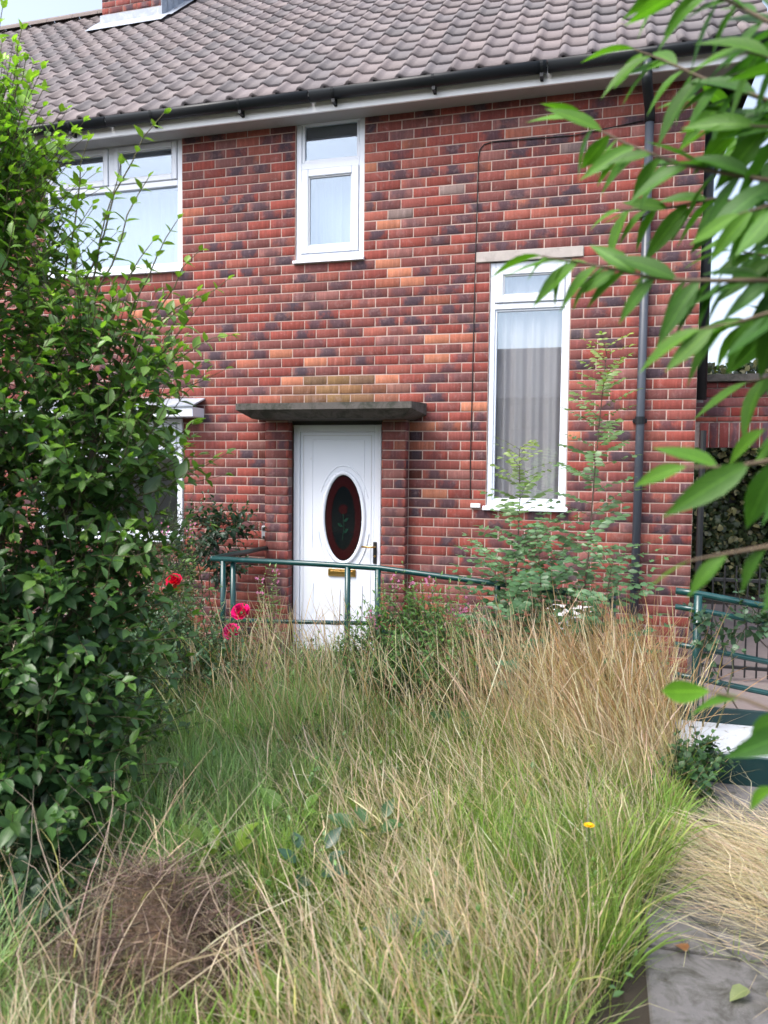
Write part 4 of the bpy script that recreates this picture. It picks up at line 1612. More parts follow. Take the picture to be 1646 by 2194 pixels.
# heap of dead brown clippings
hp = empty('clippings_heap', (2.43, -4.53, 0))
tag(hp, 'brown heap of dead plant clippings at the lower left of the lawn', 'clippings heap')
m = MB()
nn = 26
hz = lambda u, v: max(0.0, 1 - u * u - v * v) ** .9 * (.20 + .05 * math.sin(u * 5 + 1) + .06 * math.sin(v * 6 + u * 4) + .03 * math.sin(u * 11 + v * 9))
vs = []
for j in range(nn + 1):
    for i in range(nn + 1):
        u, v = -1 + 2 * i / nn, -1 + 2 * j / nn
        vs.append((u * .62, v * .46, hz(u, v) - .006))
m.add(vs, [(j * (nn + 1) + i, j * (nn + 1) + i + 1, (j + 1) * (nn + 1) + i + 1, (j + 1) * (nn + 1) + i) for j in range(nn) for i in range(nn)])
m.build('core', 'dead_leaf', hp, True)
n = 9000
u, v = GR_.uniform(-1, 1, n), GR_.uniform(-1, 1, n)
k = u * u + v * v < .96
u, v = u[k], v[k]
n = len(u)
z = np.array([hz(a, b) for a, b in zip(u, v)])
c = jit(mix((.085, .055, .045), (.33, .245, .21), GR_.random(n) ** 1.5), n, .3)
o = strands('clippings', u * .62, v * .46, z, GR_.uniform(.08, .26, n), GR_.uniform(.002, .005, n), GR_.uniform(0, 6.283, n), GR_.uniform(.9, 1.6, n), GR_.uniform(0, .6, n), c, prof=(1, 1, .8, .3), wob=.3, parent=hp)
o['kind'] = 'stuff'
n = 260
u, v = GR_.uniform(-1.2, 1.2, n), GR_.uniform(-1.1, .9, n)
c = jit(mix((.34, .26, .19), (.5, .42, .33), GR_.random(n)), n, .15)
o = strands('dead_stems', u * .62, v * .46, np.array([hz(a, b) for a, b in zip(u, v)]), GR_.uniform(.25, .7, n), GR_.uniform(.003, .0055, n), GR_.normal(size=n) * 1.0 + 1.2 * GR_.choice([0, 1.6], n), GR_.uniform(.5, 1.3, n), GR_.uniform(0, .8, n), c, prof=(1, 1, .9, .7, .5, .2), wob=.06, parent=hp)
o['kind'] = 'stuff'


# ------------------------------------------------------------------ plants
DK, MG, YG = (.038, .092, .040), (.095, .21, .046), (.27, .44, .055)
BARK, TWG = (.11, .085, .06), (.13, .12, .06)

# --- big leafy shrub on the left
P = Plant(31)
base = Vector((1.35, -3.85, 0))
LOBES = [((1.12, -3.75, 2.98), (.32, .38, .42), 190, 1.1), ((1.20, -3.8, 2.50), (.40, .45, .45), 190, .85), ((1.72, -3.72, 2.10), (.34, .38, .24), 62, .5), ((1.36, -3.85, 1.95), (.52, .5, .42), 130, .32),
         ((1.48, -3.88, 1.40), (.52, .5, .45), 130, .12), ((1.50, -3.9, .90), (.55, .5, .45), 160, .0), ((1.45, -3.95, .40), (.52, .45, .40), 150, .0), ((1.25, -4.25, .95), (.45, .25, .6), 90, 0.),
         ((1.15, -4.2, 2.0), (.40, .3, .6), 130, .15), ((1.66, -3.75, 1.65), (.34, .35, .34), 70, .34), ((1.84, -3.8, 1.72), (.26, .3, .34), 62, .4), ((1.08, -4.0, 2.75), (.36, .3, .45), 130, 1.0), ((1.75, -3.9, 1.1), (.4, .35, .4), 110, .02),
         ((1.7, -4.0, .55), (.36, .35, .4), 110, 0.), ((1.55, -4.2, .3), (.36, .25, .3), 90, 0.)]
for c0, rad, cnt, lite in LOBES:  # sky-lit top and shaded base of the crown put into each lobe's tone
    c0 = Vector(c0)
    pts = P.path(base + Vector((P.r.uniform(-.15, .15), P.r.uniform(-.1, .1), 0)), c0, .02, .05, 6)
    P.twig(pts, .022, .009, BARK, 6)
    for q in range(cnt):
        dv = Vector([P.r.gauss(0, 1) for _ in range(3)]).normalized()
        k = P.r.uniform(.35, .85)
        s0 = c0 + Vector((dv.x * rad[0] * k, dv.y * rad[1] * k, dv.z * rad[2] * k))
        if s0.z < .06:
            continue
        dirv = (dv + Vector((0, 0, .55 + .5 * lite)) + Vector([P.r.uniform(-.3, .3) for _ in range(3)])).normalized()
        ln = P.r.uniform(.20, .36) * (1.15 if lite > .3 else 1)
        pts = P.path(s0, s0 + dirv * ln, -.04, .03, 3)
        P.twig(pts, .0035, .0014, TWG, 3)
        v_ = P.r.uniform(.7, 1.2)
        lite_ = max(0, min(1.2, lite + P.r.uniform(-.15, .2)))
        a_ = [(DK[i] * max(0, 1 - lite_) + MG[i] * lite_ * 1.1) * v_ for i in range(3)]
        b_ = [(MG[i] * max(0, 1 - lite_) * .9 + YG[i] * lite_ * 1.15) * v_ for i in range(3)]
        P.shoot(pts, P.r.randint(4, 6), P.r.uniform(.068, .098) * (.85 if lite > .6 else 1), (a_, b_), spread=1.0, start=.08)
# long shoots that stand clear of the crown
for p0, p1, nd in (((1.62, -3.7, 2.45), (2.08, -3.74, 3.16), 11), ((1.65, -3.7, 2.3), (1.86, -3.72, 2.98), 9), ((1.8, -3.7, 2.2), (2.15, -3.75, 2.72), 9), ((1.9, -3.7, 2.05), (2.38, -3.72, 2.24), 8),
                   ((1.8, -3.7, 2.0), (2.24, -3.75, 2.42), 8), ((1.75, -3.75, 1.75), (2.27, -3.76, 2.06), 7), ((1.7, -3.8, 1.5), (2.2, -3.8, 1.78), 7), ((1.2, -3.7, 3.05), (1.45, -3.8, 3.42), 7),
                   ((1.25, -3.8, 3.2), (1.38, -3.85, 3.62), 7), ((1.35, -3.8, 3.1), (1.50, -3.88, 3.50), 7), ((1.7, -3.72, 2.35), (1.98, -3.7, 2.92), 8), ((1.85, -3.72, 2.1), (2.22, -3.7, 2.6), 8),
                   ((1.55, -3.7, 2.5), (1.72, -3.75, 3.08), 8), ((1.75, -3.78, 2.15), (2.06, -3.8, 2.62), 8), ((1.8, -3.8, 1.85), (2.16, -3.82, 2.25), 7), ((1.75, -3.8, 1.3), (2.12, -3.85, 1.5), 6), ((1.85, -3.65, 2.2), (2.30, -3.6, 2.5), 7)):
    pts = P.path(p0, p1, .05, .025, 6)
    P.twig(pts, .005, .0015, TWG, 4)
    v_ = P.r.uniform(.8, 1.2)
    P.shoot(pts, nd, .078, ([c * v_ for c in MG], [c * v_ for c in YG]), start=.12, spread=.95, shrink=.5)
sh = empty('leafy_shrub', base)
tag(sh, 'large overgrown leafy green shrub filling the garden beside the wide windows', 'shrub')
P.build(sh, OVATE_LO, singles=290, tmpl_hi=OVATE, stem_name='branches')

# --- tree whose branches hang in from beside the path
T = Plant(8)
TB = Vector((5.0, -5.1, 0))
trunk = [TB, (4.99, -5.1, .7), (4.93, -5.12, 1.4), (4.88, -5.1, 2.0), (4.8, -5.08, 2.6), (4.76, -5.05, 3.1)]
T.stem.cur = (.10, .075, .06, 1)
T.stem.tube(trunk, [.06, .05, .042, .034, .024, .012], 10, True)
LIMBS = [[(4.86, -5.1, 2.1), (4.66, -5.2, 2.3), (4.45, -5.22, 2.42)], [(4.89, -5.1, 1.9), (4.68, -5.05, 2.12), (4.5, -4.98, 2.27)], [(4.9, -5.1, 1.65), (4.7, -5.24, 1.85), (4.48, -5.27, 1.98)], [(4.94, -5.1, 1.2), (4.72, -5.3, 1.45), (4.45, -5.48, 1.6)], [(4.96, -5.1, .95), (4.75, -5.35, 1.15), (4.48, -5.53, 1.3)]]
for lb_ in LIMBS:
    T.stem.tube([Vector(q) for q in lb_], [.02, .015, .010], 8, True)
OUT = Plant(9)
BR = dict(
    a=[(4.203, -5.282, 2.351), (4.104, -5.253, 2.426), (4.032, -5.217, 2.498), (3.951, -5.184, 2.56)],
    b=[(4.234, -5.12, 2.31), (4.116, -5.097, 2.378), (4.031, -5.065, 2.434), (3.958, -5.03, 2.495), (3.905, -5.022, 2.526)],
    c=[(4.26, -5.227, 2.144), (4.121, -5.211, 2.188), (4.047, -5.177, 2.22), (3.98, -5.142, 2.254), (3.89, -5.111, 2.312), (3.803, -5.08, 2.378)],
    d=[(4.284, -5.011, 2.172), (4.163, -4.99, 2.214), (4.061, -5.017, 2.226), (3.978, -4.988, 2.224), (3.888, -4.96, 2.236)],
    e=[(4.264, -5.234, 2.008), (4.121, -5.242, 2.014), (4.001, -5.233, 2.022), (3.942, -5.207, 2.036), (3.854, -5.167, 2.071), (3.741, -5.133, 2.106)],
    f=[(4.196, -5.412, 1.944), (4.118, -5.382, 1.94), (4.06, -5.347, 1.928), (4.006, -5.341, 1.92)],
    g=[(4.186, -5.48, 1.729), (4.099, -5.452, 1.713), (4.038, -5.449, 1.702), (3.983, -5.433, 1.702)],
    h=[(4.173, -5.542, 1.612), (4.103, -5.51, 1.598), (4.035, -5.499, 1.581), (3.987, -5.492, 1.568)],
    i=[(4.197, -5.55, 1.365), (4.122, -5.519, 1.36), (4.069, -5.481, 1.37), (4.025, -5.441, 1.368)],
    j=[(4.199, -5.554, 1.286), (4.134, -5.571, 1.291), (4.099, -5.531, 1.264)],
    k=[(4.37, -4.818, 2.386), (4.241, -4.8, 2.426), (4.153, -4.769, 2.478), (4.083, -4.786, 2.513)],
    l=[(4.3, -5.126, 1.902), (4.21, -5.1, 1.884), (4.122, -5.074, 1.863)],
    m=[(4.207, -5.391, 2.25), (4.135, -5.356, 2.302), (4.063, -5.321, 2.349)],
    n=[(4.376, -4.829, 2.173), (4.248, -4.813, 2.177), (4.16, -4.783, 2.211)],
    o=[(4.252, -5.302, 1.792), (4.162, -5.327, 1.784), (4.116, -5.289, 1.764)],
    p=[(4.30, -5.05, 2.05), (4.20, -5.02, 2.10), (4.10, -5.0, 2.13)],
    q=[(4.28, -5.1, 2.28), (4.18, -5.08, 2.33), (4.08, -5.06, 2.36)],
    r=[(4.30, -4.95, 1.98), (4.20, -4.93, 2.0), (4.12, -4.9, 2.0)],
    s=[(4.22, -5.3, 2.1), (4.14, -5.28, 2.13), (4.07, -5.26, 2.12)],
    t=[(4.32, -4.9, 2.33), (4.22, -4.88, 2.38), (4.12, -4.88, 2.42)],
    u=[(4.22, -5.25, 2.22), (4.13, -5.22, 2.27), (4.06, -5.2, 2.29)])
SINGLE_LEAVES = []
for key, pts in BR.items():
    pts = [Vector(p) for p in pts]
    z0 = pts[0].z
    tp = min((Vector(lb_[1]).lerp(Vector(lb_[2]), u_) for lb_ in LIMBS for u_ in (.3, .65, .95)), key=lambda q_: (q_ - pts[0]).length + (.5 if q_.z > pts[0].z + .15 else 0))
    full = [tp, tp.lerp(pts[0], .5) + Vector((0, 0, .015))] + pts
    OUT.shoot([tp, tp.lerp(pts[0], .5), pts[0].copy()], 9, .125, ((.040, .125, .024), (.06, .16, .026)), opposite=False, start=.05, spread=1.0, gravity=.5, shrink=0)
    T.stem.cur = (.12, .085, .05, 1)
    kk = len(full)
    T.stem.tube(full, [.0075 + (.0016 - .0075) * (q / (kk - 1)) ** .8 for q in range(kk)], 7, False)
    seglen = [(pts[q + 1] - pts[q]).length for q in range(len(pts) - 1)]
    tot = sum(seglen)
    step = {'g': .042, 'h': .042, 'i': .05, 'j': .06, 'o': .03, 'l': .028}.get(key, .019)
    cnt = int(tot / step)
    for q in range(cnt + 1):
        s_ = q * tot / cnt
        j = 0
        while j < len(seglen) - 1 and s_ > seglen[j]:
            s_ -= seglen[j]
            j += 1
        p = pts[j].lerp(pts[j + 1], min(1, s_ / seglen[j]))
        ax = (pts[j + 1] - pts[j]).normalized()
        t = q / cnt
        side = Vector((0, 0, 1)).cross(ax).normalized()
        sg = 1 if q % 2 else -1
        if q == cnt:
            d_ = ax + Vector((0, 0, -.25))
        else:
            d_ = ax * T.r.uniform(.6, 1.0) + side * sg * T.r.uniform(.1, .45) + Vector((0, 0, T.r.uniform(0, .5) if T.r.random() < .25 else T.r.uniform(-1.3, -.2)))
        n_ = Vector((0, -T.r.uniform(.1, 1.1), .75)) + Vector([T.r.uniform(-.5, .5) for _ in range(3)])
        f = T.r.uniform(.75, 1.2)
        lt = t ** 1.5
        c_l = [(a + (b - a) * lt) * f for a, b in zip((.040, .125, .024), (.10, .24, .022))]
        T.leaf(p, d_, n_, T.r.uniform(.085, .155) * (1 - .22 * t), c_l)
for q in range(46):                                                   # the rest of the crown, over the far side of the path
    a_, e_ = OUT.r.uniform(-1.9, 1.6), OUT.r.uniform(1.7, 3.1)
    s0 = Vector((4.82, -5.08, e_))
    e1 = s0 + Vector((math.cos(a_) * OUT.r.uniform(.35, .8), math.sin(a_) * OUT.r.uniform(.3, .7), OUT.r.uniform(.0, .45)))
    if e1.x < 4.45:
        continue
    pts = OUT.path(s0, e1, .05, .03, 4)
    T.stem.tube(pts, [.008, .006, .005, .003, .0016], 6, False)
    OUT.shoot(pts, 16, .12, ((.040, .125, .024), (.08, .20, .026)), opposite=False, start=.2, spread=1.0, gravity=.5, shrink=.2)
tr = empty('overhanging_tree', TB)
tag(tr, 'small tree with long narrow glossy leaves on branches hanging over the path', 'tree')
T.stem.v = [tuple(Vector(v) - TB) for v in T.stem.v]
T.stem.build('trunk_and_branches', 'stem', tr, True)
M, TT, S_, Cc, Wx = T.arrays()
M_, T_, S2_, C_, W_ = OUT.arrays()
o = link('crown', mass_mesh('crown', LANCE2, M_, T_ - np.array(TB), S2_, C_, 'leaf_joined'), tr)
o['kind'] = 'stuff'
lm = [mesh_np('leaf', t_[0], t_[2], 'long_leaf_single', None, t_[1], True) for t_ in (LANCE, LANCE2)]
for i in range(len(TT)):
    o = link('leaf', lm[i % 3 == 0], tr)
    p = TT[i] - np.array(TB)
    o.matrix_local = Matrix([list(M[i][r_] * S_[i]) + [p[r_]] for r_ in range(3)] + [[0, 0, 0, 1]])
    o.color = Cc[i]


# --- pinnate saplings against the wall
def pinnate(P, p, d, ln, col, pairs, lsize, droop=.12):
    d = d.normalized()
    pts = [p + d * ln * t + Vector((0, 0, -droop * ln * t * t)) for t in (0, .3, .6, 1)]
    P.twig(pts, .0022, .0008, (.10, .10, .04), 3)
    side = d.cross(Vector((0, 0, 1))).normalized()
    for i in range(pairs):
        t = .18 + .8 * i / max(1, pairs - 1)
        q = pts[0].lerp(pts[3], t) + Vector((0, 0, droop * ln * (t - t * t)))
        for sg in (-1, 1):
            f = P.r.uniform(.8, 1.2)
            P.leaf(q, side * sg + d * .45 + Vector((0, 0, P.r.uniform(-.35, .1))), Vector((P.r.uniform(-.4, .4), P.r.uniform(-1.3, -.3), .8)), lsize * P.r.uniform(.85, 1.1) * (1 - .25 * abs(t - .5)), [c * f for c in col])
    P.leaf(pts[3], d + Vector((0, 0, -.2)), Vector((0, 0, 1)), lsize, col)


def sapling(name, stem_pts, label, seed, nodes, ln0, ln1, dense=2, lsize=.078, start=.18, tipc=(.24, .32, .08)):
    P = Plant(seed)
    pts = [Vector(p) for p in stem_pts]
    P.twig(pts, .008, .0022, (.10, .07, .05), 6)
    k = len(pts)
    for i in range(nodes):
        t = start + (1 - start) * i / (nodes - 1)
        x_ = t * (k - 1)
        j = min(int(x_), k - 2)
        p = pts[j].lerp(pts[j + 1], x_ - j)
        for e in range(dense):
            a_ = i * 2.4 + e * 2.1 + P.r.uniform(-.4, .4)
            el = .25 + .35 * t + P.r.uniform(-.1, .15)
            d = Vector((math.cos(a_), math.sin(a_) * .75, el))
            m_ = t ** 3
            col = [(a + (b - a) * m_) for a, b in zip((.075, .165, .078), tipc)]
            pinnate(P, p, d, (ln0 + (ln1 - ln0) * t) * P.r.uniform(.8, 1.15), col, P.r.randint(4, 6) if t < .9 else 4, lsize * (1 - .45 * m_))
    root = empty(name, pts[0])
    tag(root, label, 'sapling', 'self-sown saplings by the wall')
    P.build(root, LEAFLET, singles=0, stem_name='stem', leaf_name='leaflets')
    return root


sapling('sapling', [(3.74, -1.45, 0), (3.76, -1.38, .5), (3.81, -1.2, 1.1), (3.838, -1.05, 1.7), (3.873, -1.0, 2.2), (3.90, -1.0, 2.56)], 'tall thin sapling with feathery leaves reaching highest between window and drainpipe', 51, 30, .44, .18)
sapling('sapling', [(3.30, -1.5, 0), (3.31, -1.4, .5), (3.325, -1.2, 1.1), (3.328, -1.1, 1.5), (3.315, -1.1, 1.84)], 'shorter feathery sapling in front of the tall window glass', 52, 26, .44, .18)
sapling('sapling', [(3.55, -1.55, 0), (3.53, -1.45, .5), (3.50, -1.35, .95), (3.47, -1.3, 1.28)], 'low bushy sapling between the two taller feathery saplings', 53, 20, .50, .34, 3, start=.25, tipc=(.11, .215, .09))


sapling('sapling', [(3.42, -1.7, 0), (3.40, -1.65, .4), (3.34, -1.6, .8), (3.25, -1.55, 1.08)], 'bushy feathery sapling leaning over the end of the sloping rail', 54, 16, .46, .34, 3, start=.2, tipc=(.11, .215, .09))
sapling('sapling', [(3.86, -1.65, 0), (3.88, -1.6, .4), (3.92, -1.5, .8), (3.97, -1.45, 1.12)], 'bushy feathery sapling beside the foot of the grey drainpipe', 55, 16, .46, .34, 3, start=.2, tipc=(.11, .215, .09))


# --- rose bush with three red blooms
def rose(parent, p, rad, col, seed):
    r = random.Random(seed)
    d, n_, t_, s_, c_ = [], [], [], [], []
    for ring, (cnt, tilt, size) in enumerate(((5, .12, .9), (7, .32, 1.05), (9, .55, 1.15), (10, .85, 1.15), (9, 1.2, 1.0))):
        for i in range(cnt):
            a_ = 2 * PI * (i + ring * .4) / cnt + r.uniform(-.15, .15)
            o_ = Vector((math.cos(a_), math.sin(a_), 0))
            dv = o_ * math.sin(tilt) + Vector((0, 0, math.cos(tilt)))
            nv_ = -o_ * math.cos(tilt) + Vector((0, 0, math.sin(tilt)))
            tl_ = Matrix.Rotation(.75, 3, 'X')
            dv, nv_, o_ = tl_ @ dv, tl_ @ nv_, tl_ @ o_
            d.append(tuple(dv)); n_.append(tuple(nv_)); t_.append(tuple(Vector(p) + o_ * rad * .10 * ring)); s_.append(rad * size)
            f = r.uniform(.6, 1.25) * (.75 + .1 * ring)
            c_.append((col[0] * f, col[1] * f, col[2] * f, 1))
    tm = leaf_tmpl((0, .3, .65, .9, 1), (.12, .42, .55, .4, .1), .35, -.1)
    me = mass_mesh('bloom', tm, frames(np.array(d), np.array(n_)), np.array(t_), np.array(s_), np.array(c_), 'petal')
    return link('bloom', me, parent)


P = Plant(61)
RB = Vector((1.05, -1.95, 0))
blooms = [((.863, -1.62, .835), .050, (.85, .016, .11)), ((1.442, -1.7, .651), .056, (.86, .02, .26)), ((1.42, -1.8, .529), .052, (.86, .03, .30)), ((.90, -1.66, .80), .028, (.62, .06, .06))]
for (p, rad, col) in blooms:
    pts = P.path(RB + Vector((P.r.uniform(-.05, .05), P.r.uniform(-.05, .05), 0)), Vector(p), .08, .03, 6)
    P.twig(pts, .006, .003, (.06, .09, .03), 5)
    P.shoot(pts, 10, .055, ((.03, .07, .03), (.05, .11, .035)), opposite=False, start=.3, spread=1.2)
for q in range(46):
    a_ = P.r.uniform(0, 6.28)
    e = Vector((RB.x + math.cos(a_) * P.r.uniform(.1, .45), RB.y + math.sin(a_) * P.r.uniform(.1, .35), P.r.uniform(.35, .80)))
    pts = P.path(RB, e, .08, .04, 5)
    P.twig(pts, .004, .0015, (.07, .09, .035), 4)
    P.shoot(pts, 12, P.r.uniform(.045, .065), ((.028, .065, .030), (.055, .12, .04)), opposite=False, start=.3, spread=1.3)
rbush = empty('rose_bush', RB)
tag(rbush, 'rose bush with bright red blooms at the end of the handrail', 'rose bush')
P.build(rbush, OVATE_LO, stem_name='stems')
for i, (p, rad, col) in enumerate(blooms):
    b = rose(rbush, Vector(p) - RB, rad, col, 90 + i)


def bushy(name, base, lobes, label, cat, seed, cols, size, nodes=5, group=None, tm=OVATE_LO, ln=(.15, .28), spread=1.0, opp=True, stemcol=(.07, .08, .04)):
    P = Plant(seed)
    base = Vector(base)
    for c0, rad, cnt in lobes:
        c0 = Vector(c0)
        pts = P.path(base, c0, .03, .05, 5)
        P.twig(pts, .007, .003, stemcol, 5)
        for q in range(cnt):
            dv = Vector([P.r.gauss(0, 1) for _ in range(3)]).normalized()
            k = P.r.uniform(.2, .85)
            s0 = c0 + Vector((dv.x * rad[0] * k, dv.y * rad[1] * k, dv.z * rad[2] * k))
            if s0.z < .03:
                continue
            e = s0 + (dv + Vector((0, 0, .5))).normalized() * P.r.uniform(*ln)
            pts = P.path(s0, e, -.03, .03, 3)
            P.twig(pts, .003, .001, stemcol, 3)
            v_ = P.r.uniform(.75, 1.2)
            P.shoot(pts, nodes, size * P.r.uniform(.8, 1.15), ([c * v_ for c in cols[0]], [c * v_ for c in cols[1]]), spread=spread, opposite=opp)
    root = empty(name, base)
    tag(root, label, cat, group)
    P.build(root, tm, stem_name='stems')
    return root


bushy('wall_shrub', (.55, -.38, 0), [((.60, -.4, 1.14), (.24, .14, .14), 50), ((.5, -.4, .8), (.3, .18, .25), 40), ((.3, -.45, 1.0), (.2, .15, .2), 26)],
      'dark green shrub against the bricks left of the door', 'shrub', 71, ((.020, .05, .030), (.035, .075, .04)), .075, 5, tm=OVATE_LO)
bushy('mallow_bush', (.45, -1.1, 0), [((.45, -1.0, .75), (.35, .3, .4), 70), ((.65, -1.3, .55), (.3, .3, .35), 60), ((.35, -.9, 1.1), (.2, .15, .15), 26)],
      'loose grey-green bush below the ground-floor window', 'bush', 72, ((.045, .085, .045), (.09, .15, .08)), .05, 6, tm=NARROW_LO, ln=(.2, .35))
bushy('nettle_clump', (2.7, -1.75, 0), [((2.52, -1.72, .42), (.28, .2, .34), 120), ((2.88, -1.78, .42), (.28, .2, .34), 130), ((2.72, -1.6, .62), (.22, .15, .18), 60), ((2.72, -2.0, .3), (.3, .15, .25), 80)],
      'dense leafy green clump of weeds under the sloping handrail', 'weeds', 77, ((.06, .14, .045), (.13, .26, .07)), .06, 6, tm=WEED_LO, ln=(.16, .32))
bushy('door_weeds', (1.45, -1.55, 0), [((1.35, -1.55, .32), (.2, .15, .25), 50), ((1.75, -1.6, .28), (.22, .15, .2), 45), ((2.1, -1.62, .26), (.2, .14, .2), 40)],
      'low leafy weeds along the foot of the door handrail', 'weeds', 78, ((.07, .14, .05), (.14, .25, .08)), .05, 5, tm=WEED_LO, ln=(.1, .26))
bushy('undergrowth', (1.0, -2.75, 0), [((1.35, -1.95, .34), (.3, .22, .28), 90), ((.95, -2.7, .38), (.45, .4, .34), 130), ((1.3, -3.1, .28), (.38, .35, .26), 100), ((.75, -2.2, .58), (.38, .3, .42), 110), ((1.25, -2.4, .36), (.3, .3, .28), 90), ((1.0, -2.0, .55), (.3, .25, .3), 70)],
      'tangled low green undergrowth between the shrub and the rose bush', 'undergrowth', 73, ((.045, .105, .05), (.10, .19, .085)), .055, 5)
bushy('ground_ivy', (1.75, -4.3, 0), [((1.80, -4.25, .14), (.32, .28, .16), 90), ((2.0, -4.5, .08), (.22, .2, .1), 45), ((1.75, -4.55, .1), (.25, .2, .12), 40)],
      'low dark broad-leaved creeper beside the brown clippings heap', 'creeper', 74, ((.03, .07, .035), (.05, .11, .045)), .07, 3, tm=ROUND_LO, ln=(.06, .14))
bushy('bramble', (4.32, -2.62, 0), [((4.30, -2.6, .14), (.13, .22, .13), 46), ((4.42, -2.42, .2), (.1, .12, .14), 24)],
      'small bramble growing over the path edge near the ramp deck', 'bramble', 75, ((.04, .10, .04), (.07, .15, .05)), .045, 4, tm=ROUND_LO, ln=(.06, .16))
bushy('rail_creeper', (4.5, -1.95, .03), [((4.5, -1.82, .75), (.06, .06, .2), 14), ((4.72, -1.8, .80), (.16, .06, .1), 16)],
      'leafy creeper climbing the four-bar handrail post', 'creeper', 76, ((.04, .09, .05), (.07, .14, .07)), .055, 4, tm=ROUND_LO, ln=(.08, .2))


# --- upright weeds along the landing
def willowherb(base, h, seed, label, pink=True, lean=(0, 0)):
    P = Plant(seed)
    base = Vector(base)
    fl = []
    for q in range(P.r.randint(9, 13)):
        b0 = base + Vector((P.r.uniform(-.15, .15), P.r.uniform(-.12, .12), 0))
        tpt = b0 + Vector((P.r.uniform(-.10, .10) + lean[0], P.r.uniform(-.08, .08) + lean[1], h * P.r.uniform(.6, 1.05)))
        pts = P.path(b0, tpt, .0, .025, 6)
        P.twig(pts, .004, .0016, (.12, .10, .05), 4)
        P.shoot(pts, int(h * 26), .068, ((.085, .18, .055), (.15, .28, .08)), opposite=True, start=.18, spread=1.2, shrink=.55)
        fl.append(tpt)
    root = empty('willowherb', base)
    tag(root, label, 'weed', 'upright weeds along the landing')
    P.build(root, WEED_LO, stem_name='stems')
    if pink:
        for i, tpt in enumerate(fl[:3]):
            m = MB()
            m.cur = (.50, .16, .33, 1)
            for _ in range(9):
                c0 = tpt - base + Vector((P.r.uniform(-.03, .03), P.r.uniform(-.03, .03), P.r.uniform(-.12, .03)))
                for k in range(4):
                    a_ = k * PI / 2 + P.r.uniform(-.3, .3)
                    u_ = Vector((math.cos(a_), math.sin(a_) * .5, math.sin(a_) * .8)) * .011
                    w_ = Vector((-math.sin(a_), .3, math.cos(a_))) * .005
                    m.add([c0, c0 + u_ * .6 + w_, c0 + u_, c0 + u_ * .6 - w_], [(0, 1, 2, 3)])
            m.build('blossom', 'petal', root)
    return root


WH = [((1.52, -1.42, 0), .98, 'upright weed with pink blossom standing left of the white door', 1), ((2.55, -1.55, 0), .98, 'pink-flowered upright weed just right of the handrail corner post', 1),
      ((2.72, -1.75, 0), .86, 'bushy upright weed in the middle of the green clump below the sloping rail', 0), ((2.95, -1.6, 0), .86, 'bright green weed below the sloping rail nearest the saplings', 0),
      ((2.40, -1.85, 0), .74, 'short leafy weed in front of the handrail corner post', 1), ((2.15, -1.6, 0), .50, 'low weed in front of the middle handrail post', 0),
      ((1.85, -1.65, 0), .52, 'small weed in front of the lower door panel', 1), ((3.1, -1.95, 0), .74, 'leafy weed at the near foot of the saplings', 0), ((2.65, -2.05, 0), .68, 'nearest bushy weed of the green clump below the rail', 0),
      ((1.30, -1.6, 0), .55, 'low leafy weed between the red roses and the door', 0), ((2.02, -1.9, 0), .46, 'small bushy weed amid straw in front of the door', 0), ((3.0, -2.15, 0), .66, 'dark leafy weed at the right end of the green clump', 0),
      ((1.7, -1.95, 0), .40, 'short weed in the grass before the lower handrail', 0), ((2.85, -1.45, 0), .92, 'weed pressed against the sloping rail', 1),
      ((.62, -1.15, 0), 1.22, 'tall pink-flowered weed beneath the ground-floor window corner', 1)]
for i, (b, h, lab, pk) in enumerate(WH):
    willowherb(b, h, 200 + i, lab, pk)

# --- dandelion-like yellow flower and broad docks in the lawn
dn = empty('yellow_flower', (3.86, -3.79, 0))
tag(dn, 'single small yellow flower standing in the long grass near the path', 'flower')
m = MB()
m.cur = (.10, .16, .04, 1)
m.tube([(0, .02, 0), (.0, .01, .2), (0, 0, .385)], .003, 5)
m.build('stem', 'stem', dn)
m = MB()
m.cur = (.85, .55, .01, 1)
for k in range(16):
    a_ = 2 * PI * k / 16
    for q, el in ((1, .25), (.7, .8)):
        u_ = Vector((math.cos(a_ + q), math.sin(a_ + q), el)).normalized() * .024 * q
        w_ = Vector((-math.sin(a_ + q), math.cos(a_ + q), 0)) * .005
        c0 = Vector((0, 0, .385))
        m.add([c0, c0 + u_ * .6 + w_, c0 + u_, c0 + u_ * .6 - w_], [(0, 1, 2, 3)])
m.build('flower_head', 'petal', dn)


def dock(base, seed, label, cnt=6, size=.15, col=(.07, .15, .045)):
    P = Plant(seed)
    base = Vector(base)
    for q in range(cnt):
        a_ = q * 2.4 + P.r.uniform(-.3, .3)
        d = Vector((math.cos(a_), math.sin(a_), P.r.uniform(.5, 1.3)))
        st = base + Vector((0, 0, .08)) + d.normalized() * P.r.uniform(.05, .12)
        P.twig([base, st], .003, .002, (.10, .14, .05), 4)
        f = P.r.uniform(.8, 1.25)
        P.leaf(st, d + Vector((0, 0, -.2)), Vector((0, 0, 1)) + Vector((P.r.uniform(-.4, .4), -.4, 0)), size * P.r.uniform(.7, 1.2), [c * f for c in col])
    root = empty('dock_weed', base)
    tag(root, label, 'weed', 'broad-leaved weeds in the lawn')
    P.stem.v = [tuple(Vector(v) - base) for v in P.stem.v]
    P.stem.build('stem', 'stem', root)
    M, TT, S_, Cc, Wx = P.arrays()
    me = mesh_np('leaf', OVATE[0], OVATE[2], 'leaf_single', None, OVATE[1], True)
    for i in range(len(TT)):
        o = link('leaf', me, root)
        p = TT[i] - np.array(base)
        o.matrix_local = Matrix([list(M[i][r_] * S_[i]) + [p[r_]] for r_ in range(3)] + [[0, 0, 0, 1]])
        o.color = Cc[i]


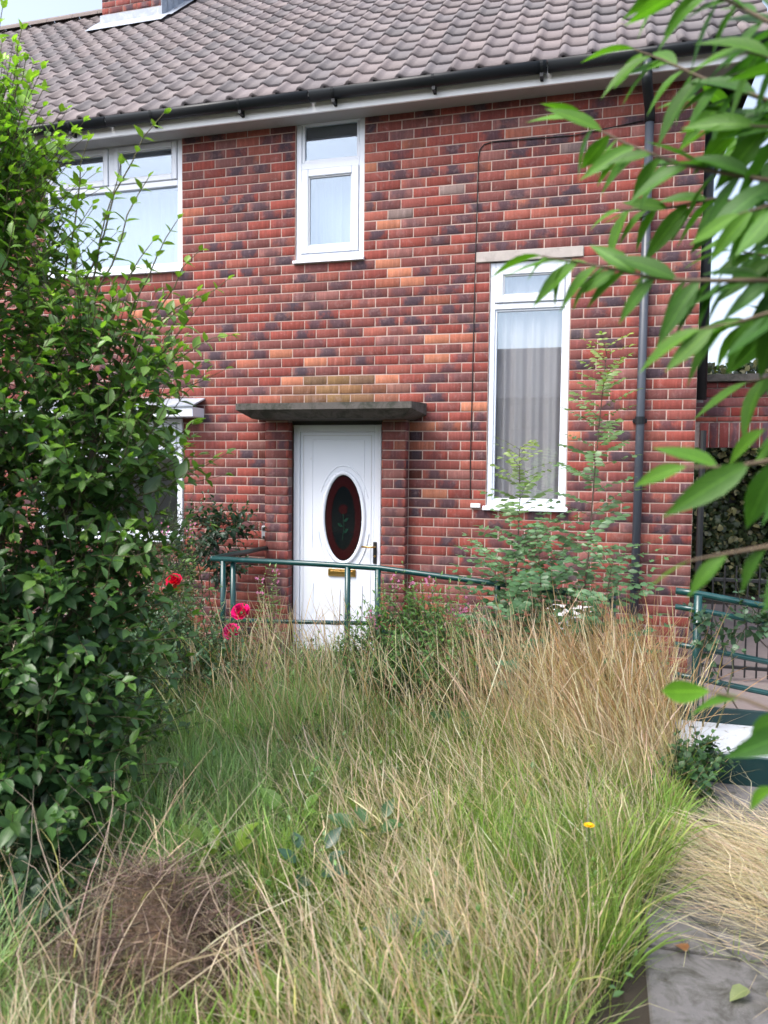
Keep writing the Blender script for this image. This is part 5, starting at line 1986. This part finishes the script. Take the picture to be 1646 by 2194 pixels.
for i, (x_, y_, z_, lab, col) in enumerate(((2.62, -3.62, .14, 'bright green broad-leaved weed in the short grass right of the shrub', (.13, .25, .04)), (2.45, -3.98, .12, 'yellow-green broad weed just behind the brown clippings heap', (.16, .26, .03)),
                                        (2.86, -4.05, .18, 'dark bluish broad-leaved weed right of the clippings heap', (.05, .12, .07)), (3.02, -3.75, .2, 'broad-leaved weed in the middle of the lawn', (.06, .14, .05)),
                                        (3.3, -4.35, .14, 'grey-green broad weed half buried in straw in the foreground', (.07, .13, .09)), (3.05, -4.7, .10, 'yellowing broad-leaved weed at the front edge of the lawn', (.16, .22, .03)),
                                        (3.12, -2.45, .2, 'broad-leaved weed at the foot of the green clump', (.06, .15, .045)))):
    dock((x_, y_, z_ - .09), 300 + i, lab, 6, .115, [v * .75 for v in col])

# --- broad small leaves of the sward
P = Plant(401)
for _ in range(420):
    x_, y_ = P.r.uniform(1.2, 3.9), P.r.uniform(-4.6, -1.5)
    if (x_ > 2.9 and P.r.random() < .6) or ((x_ - 2.45) / .5) ** 2 + ((y_ + 4.45) / .4) ** 2 < 1:
        continue
    h_ = P.r.uniform(.12, .34) * (1.6 if y_ > -2.4 else 1)
    f_ = P.r.uniform(.6, 1.3)
    pts = P.path((x_, y_, .0), (x_ + P.r.uniform(-.1, .1), y_ + P.r.uniform(-.1, .1), h_), 0, .05, 3)
    P.twig(pts, .002, .001, (.10, .12, .05), 3)
    P.shoot(pts, 4, P.r.uniform(.035, .07), ([v * f_ for v in (.06, .13, .045)], [v * f_ for v in (.12, .23, .07)]), opposite=P.r.random() < .5, start=.4, spread=1.3)
lw_ = empty('lawn_weeds', (2.5, -3, 0))
tag(lw_, 'small broad-leaved weeds mingled through the long grass', 'weeds', kind='stuff')
P.build(lw_, OVATE_LO, stem_name='stems')

# --- litter on the path
LV = leaf_tmpl((0, .2, .5, .8, 1), (.05, .3, .36, .2, 0), .4, .3)
lme = mesh_np('fallen_leaf', LV[0], LV[2], 'leaf_single', None, LV[1], True)
for i, (x_, y_, a_, s_, col, lab) in enumerate(((4.19, -3.93, .4, .07, (.30, .13, .06), 'curled orange-brown leaf fallen at the path edge'), (4.36, -4.08, 2.2, .075, (.20, .24, .10), 'pale green fallen leaf on the path slab'),
                                           (4.42, -4.15, -.6, .12, (.20, .17, .12), 'long withered leaf lying on the nearest path slab'))):
    o = link('fallen_leaf', lme)
    o.matrix_world = Matrix.Translation((x_, y_, .055)) @ Matrix.Rotation(a_, 4, 'Z') @ Matrix.Scale(s_, 4)
    o.color = (*col, 1)
    tag(o, lab, 'leaf', 'leaves fallen on the path')
m = MB()
m.cur = (.05, .05, .05, 1)
m.tube([(4.12, -3.62, .05), (4.22, -3.70, .06), (4.30, -3.80, .05), (4.36, -3.92, .045)], .004, 5)
tag(m.build('twig', 'stem'), 'thin dark twig lying across a path slab', 'twig')
